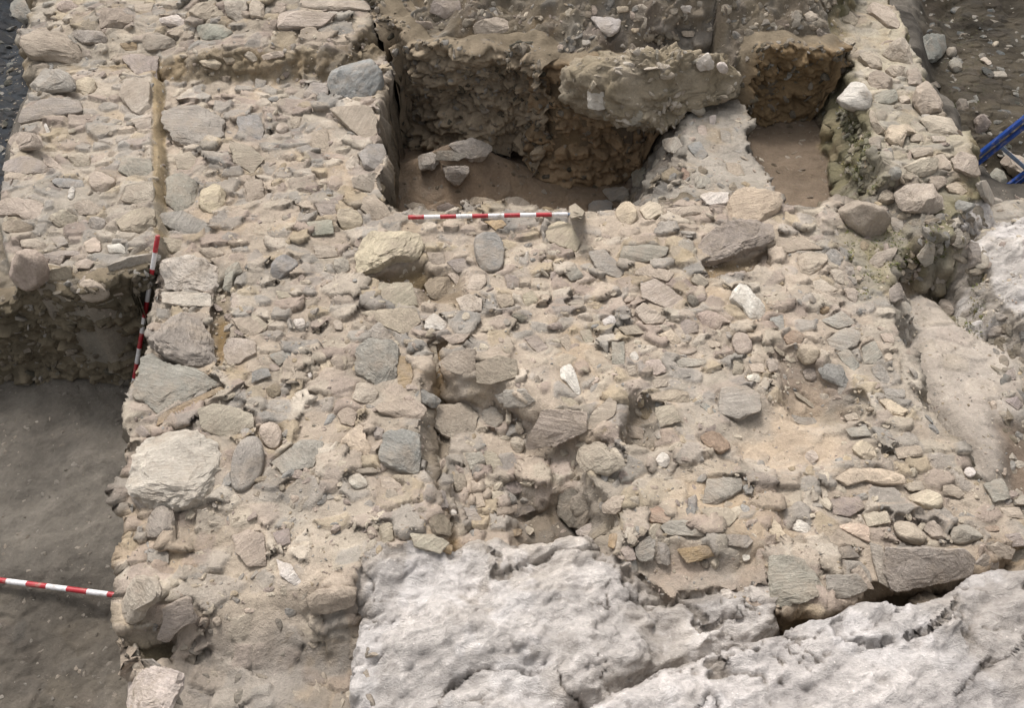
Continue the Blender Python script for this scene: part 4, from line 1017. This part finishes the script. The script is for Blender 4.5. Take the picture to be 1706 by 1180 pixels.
scatter('rubble', 'mossy grey-green stones in the inner face of the right wall', 'rubble', pp[:, 0], pp[:, 1], r8.uniform(.012, .04, len(pp)), 2, .0, ((118, 116, 92), (132, 128, 108), (104, 102, 78), (150, 146, 130)), seed=16)
pp = np.concatenate([in_poly('1500,-30 1740,-30 1740,250 1650,280', 130, r8), in_poly('-20,-20 60,-20 40,110 10,240 -20,300', 60, r8)])
scatter('rubble', 'dull stones fallen on the floors of the far trenches', 'rubble', pp[:, 0], pp[:, 1], r8.uniform(.02, .08, len(pp)), 2, -.1, ((92, 94, 92), (116, 116, 110), (78, 78, 70), (136, 134, 126)), False, seed=17)
pp = in_poly('215,1060 420,1035 615,1015 620,1200 215,1200', 170, r8)
scatter('rubble', 'small stones sunk in the grey earth at the near left', 'rubble', pp[:, 0], pp[:, 1], r8.uniform(.2, 1, len(pp))**2*.05+.01, 2, -.3, ((150, 143, 130), (164, 156, 142), (138, 131, 120), (172, 162, 146)), seed=26)
pp = drop(in_poly(SURF, 15000, r8), [ROOM, PIT2])
scatter('gravel', 'fine stone chips and gravel strewn over the tan wall surfaces', 'gravel', pp[:, 0], pp[:, 1], r8.uniform(.004, .013, len(pp)), 1, .25, SC, seed=2)
DC = ((120, 112, 98), (104, 96, 80), (140, 132, 118), (92, 88, 76), (150, 146, 138))
pick = [r8.integers(0, len(g), k) for (g, _, _), k in zip(CURT, (700, 900, 300, 260))]
pick[1] = np.concatenate([pick[1], r8.integers(0, CURT[1][2]*6, 160)]); pick[3] = np.concatenate([pick[3], r8.integers(0, CURT[3][2]*6, 60)]); pick[0] = np.concatenate([pick[0], r8.integers(0, CURT[0][2]*4, 90)])
pos_ = np.concatenate([g[k] for (g, _, _), k in zip(CURT, pick)]); nor_ = np.concatenate([h_[k] for (_, h_, _), k in zip(CURT, pick)])
scatter('gravel', 'dull small stones embedded in the dark earth faces of the pits', 'gravel', pos_[:, 0]*0, pos_[:, 0]*0, r8.uniform(.15, 1, len(pos_))**2.2*.04+.005, 2, -.1, DC, False, 3, None, (pos_, nor_))
pp = np.concatenate([in_poly('-20,630 220,630 215,1200 -20,1200', 1300, r8), in_poly('1490,-30 1740,-30 1740,290 1650,300', 350, r8), in_poly('-20,-20 60,-20 40,110 10,240 -20,300', 150, r8)])
scatter('gravel', 'scattered gravel on the grey trench floors', 'gravel', pp[:, 0], pp[:, 1], r8.uniform(.1, 1, len(pp))**3*.024+.003, 2, -.1, ((112, 106, 97), (124, 119, 110), (98, 92, 83), (138, 132, 122)), seed=4)

nrmv = np.cross(wp[Fc][:, 1]-wp[Fc][:, 0], wp[Fc][:, 2]-wp[Fc][:, 0]); fc = wp[Fc].mean(1)+loc; vis = np.where(np.einsum('ij,ij->i', nrmv, CAM-fc) > 0)[0]
sel = vis[r8.integers(0, len(vis), 380)]
pp = np.concatenate([in_poly('640,250 1050,240 1010,345 645,345', 420, r8), in_poly('1240,190 1360,190 1440,335 1290,335', 160, r8)])
scatter('gravel', 'crumbs of earth and small stones lying on the pit floors', 'gravel', pp[:, 0], pp[:, 1], r8.uniform(.1, 1, len(pp))**3*.035+.004, 2, -.05, ((124, 112, 96), (140, 130, 116), (108, 96, 80), (152, 144, 132)), seed=33)
scatter('gravel', 'small stones mortared into the overhanging masonry chunk', 'gravel', sel*0., sel*0., r8.uniform(.2, 1, len(sel))**1.6*.06+.01, 2, -.35, ((164, 154, 136), (178, 168, 150), (148, 138, 118), (194, 185, 170), (156, 150, 136)), False, 5, None, (fc[sel], nrmv[sel]/np.linalg.norm(nrmv[sel], axis=1, keepdims=True)))

# ------------------------------------------------------------------ moss in the damp joints
def moss(polys, n, name, label, size, cols):
    r = np.random.default_rng(n); pp = np.concatenate([in_poly(s, int(n*w), r) for s, w in polys]); m = fbm2(pp[:, 0]/14, pp[:, 1]/14, 3, 5) > -.05; pp = pp[m]
    h = hit(pp[:, 0], pp[:, 1]); V = []; Fq = []; C = []
    for i in range(len(pp)):
        a = r.uniform(0, 6.28); s = size*r.uniform(.5, 1.4); dirv = np.array([math.cos(a), math.sin(a), r.uniform(.2, 1.1)]); dirv /= np.linalg.norm(dirv)
        side = np.cross(dirv, [0, 0, 1.]); side /= np.linalg.norm(side)+1e-9; b0 = h[i]-np.array([0, 0, .003]); k = len(V)
        V += [b0-side*s*.2, b0+side*s*.2, b0+dirv*s*.6+side*s*.26, b0+dirv*s-np.array([0, 0, s*.2])]; Fq.append((k, k+1, k+2, k+3))
        C += [lin(cols[r.integers(len(cols))])*r.uniform(.8, 1.15)]*4
    o = mesh_obj(name, np.array(V), Fq, M_MOSS, smooth=False); set_col(o, np.array(C)); tag(o, label, 'moss', kind='stuff')
M_MOSS, t, b = nodes('moss_leaf'); at = N(t, 'ShaderNodeAttribute', attribute_name='Col'); t.links.new(at.outputs['Color'], b.inputs['Base Color']); b.inputs['Roughness'].default_value = .8
moss([('1380,150 1425,200 1470,300 1450,325 1400,270', .25), ('1400,375 1510,375 1525,470 1430,500', .35), ('1590,430 1635,420 1650,560 1610,560', .25), ('1500,390 1560,370 1580,430 1530,470', .15)], 9000, 'moss', 'green-brown moss in the damp joints at the right of the dig', .017, ((104, 108, 58), (84, 90, 48), (124, 116, 70), (96, 88, 56)))
moss([('1540,-20 1640,-20 1650,170 1590,190', 1)], 1500, 'moss', 'dark moss on the bank of the trench at the top right', .02, ((66, 74, 34), (58, 62, 34), (82, 84, 44)))

# ------------------------------------------------------------------ ranging rods
def tube_bands(name, a, b, r, nseg, first_red, label):
    a = np.array(a, float); b = np.array(b, float); ax = b-a; L = np.linalg.norm(ax); ax /= L
    ref = np.array([0, 0, 1.]) if abs(ax[2]) < .9 else np.array([0, 1., 0]); u = np.cross(ax, ref); u /= np.linalg.norm(u); v = np.cross(ax, u)
    K = 14; ringz = []; rr = []
    ringz += [0, .004]; rr += [r*.75, r]
    for i in range(1, nseg): ringz += [L*i/nseg]; rr += [r]
    ringz += [L-.004, L, L+.001, L+.035]; rr += [r, r*.75, r*.7, r*.12]
    me = bpy.data.meshes.new(name); V = []; Fq = []; mi = []
    for z, q in zip(ringz, rr):
        for j in range(K): w = 2*math.pi*j/K; V.append(tuple(ax*(z-L/2)+(u*math.cos(w)+v*math.sin(w))*q))
    for i in range(len(ringz)-1):
        seg = min(int((ringz[i]+ringz[i+1])/2/L*nseg), nseg-1)
        for j in range(K): Fq.append((i*K+j, i*K+(j+1) % K, (i+1)*K+(j+1) % K, (i+1)*K+j)); mi.append(2 if i >= len(ringz)-3 else (seg % 2) ^ (0 if first_red else 1))
    Fq.append(tuple(range(K))[::-1]); mi.append(0 if first_red else 1); Fq.append(tuple((len(ringz)-1)*K+j for j in range(K))); mi.append(mi[-2])
    me.from_pydata(V, [], Fq); me.materials.append(M_RED); me.materials.append(M_WHITE); me.materials.append(M_GREYMETAL); me.polygons.foreach_set('material_index', mi); me.polygons.foreach_set('use_smooth', [len(f) == 4 for f in Fq]); me.update()
    o = link(bpy.data.objects.new(name, me)); o.location = (a+b)/2; tag(o, label, 'ranging rod', 'red and white ranging rods'); return o
z1 = max(hit(np.array([i*25.+690 for i in range(11)]), np.full(11, 360.))[:, 2])+.02
z1 = .095
tube_bands('ranging_rod', P(680, 362, z1), P(946, 357, z1), .0125, 10, True, 'red and white banded rod lying flat along the near edge of the dark room')
A_ = P(-250, 935, -.635); B_ = P(214, 995, -.62); dirv = (B_-A_)/np.linalg.norm(B_-A_); B2 = B_
tube_bands('ranging_rod', B2-dirv*1.04, B2, .013, 10, False, 'red and white banded rod lying on the grey trench floor at the left border')
foot = P(220, 654, -.645); dr = ray(263, 392); ts = np.linspace(2, 6, 4000); ds = np.abs(np.linalg.norm(CAM+dr*ts[:, None]-foot, axis=1)-1.0); ok = ts[np.argsort(ds)[:40]]
topp = CAM+dr*min(ok)
print('ROD', foot, topp, min(ds))
tube_bands('ranging_rod', topp, foot, .0125, 10, True, 'red and white banded rod leaning upright from the trench against the left wall')

# ------------------------------------------------------------------ blue ladder
def box_bar(name, a, b, w, h, mat, parent, upv):
    a = np.array(a); b = np.array(b); ax = b-a; ax = ax/np.linalg.norm(ax); s = np.cross(ax, upv); s /= np.linalg.norm(s); q = np.cross(s, ax)
    bm = bmesh.new(); vv = []
    for e in (a, b):
        for i, j in ((-1, -1), (1, -1), (1, 1), (-1, 1)): vv.append(bm.verts.new(e+s*w*i/2+q*h*j/2))
    for f in ((0, 1, 2, 3), (7, 6, 5, 4), (0, 4, 5, 1), (1, 5, 6, 2), (2, 6, 7, 3), (3, 7, 4, 0)): bm.faces.new([vv[i] for i in f])
    bmesh.ops.recalc_face_normals(bm, faces=bm.faces); bmesh.ops.bevel(bm, geom=bm.edges[:], offset=min(w, h)*.2, segments=2, affect='EDGES')
    me = bpy.data.meshes.new(name); bm.to_mesh(me); bm.free(); me.materials.append(mat); o = link(bpy.data.objects.new(name, me)); o.parent = parent; return o
L1 = P(1612, 272, -.62); L2 = P(1800, 122, .12); lu = (L2-L1)/np.linalg.norm(L2-L1); L1 = L1-lu*.45; LL = np.linalg.norm(L2-L1)
off = P(1706, 236, -.4)-P(1690, 212, -.3); off = off-lu*(off@lu); off = off/np.linalg.norm(off)*.40; up_ = np.cross(lu, off); up_ /= np.linalg.norm(up_)
if up_[2] < 0: up_ = -up_
lad = link(bpy.data.objects.new('ladder', None)); lad.location = (0, 0, 0); lad.location = L1
tag(lad, 'bright blue metal ladder leaning in the dark trench at the right border', 'ladder')
for s, inner in ((0, .045), (1, -.045)):
    a = off*s; sv = off/np.linalg.norm(off)
    box_bar('rail', a, a+lu*LL, .026, .05, M_BLUE, lad, up_)
    box_bar('slider_rail', a+sv*inner+up_*.02+lu*.05, a+sv*inner+up_*.02+lu*(LL-.1), .022, .042, M_BLUE, lad, up_)
nr = int(LL/.27)
for i in range(nr):
    c = lu*(.14+.27*i); box_bar('rung', c, c+off, .026, .026, M_GREYMETAL, lad, up_)
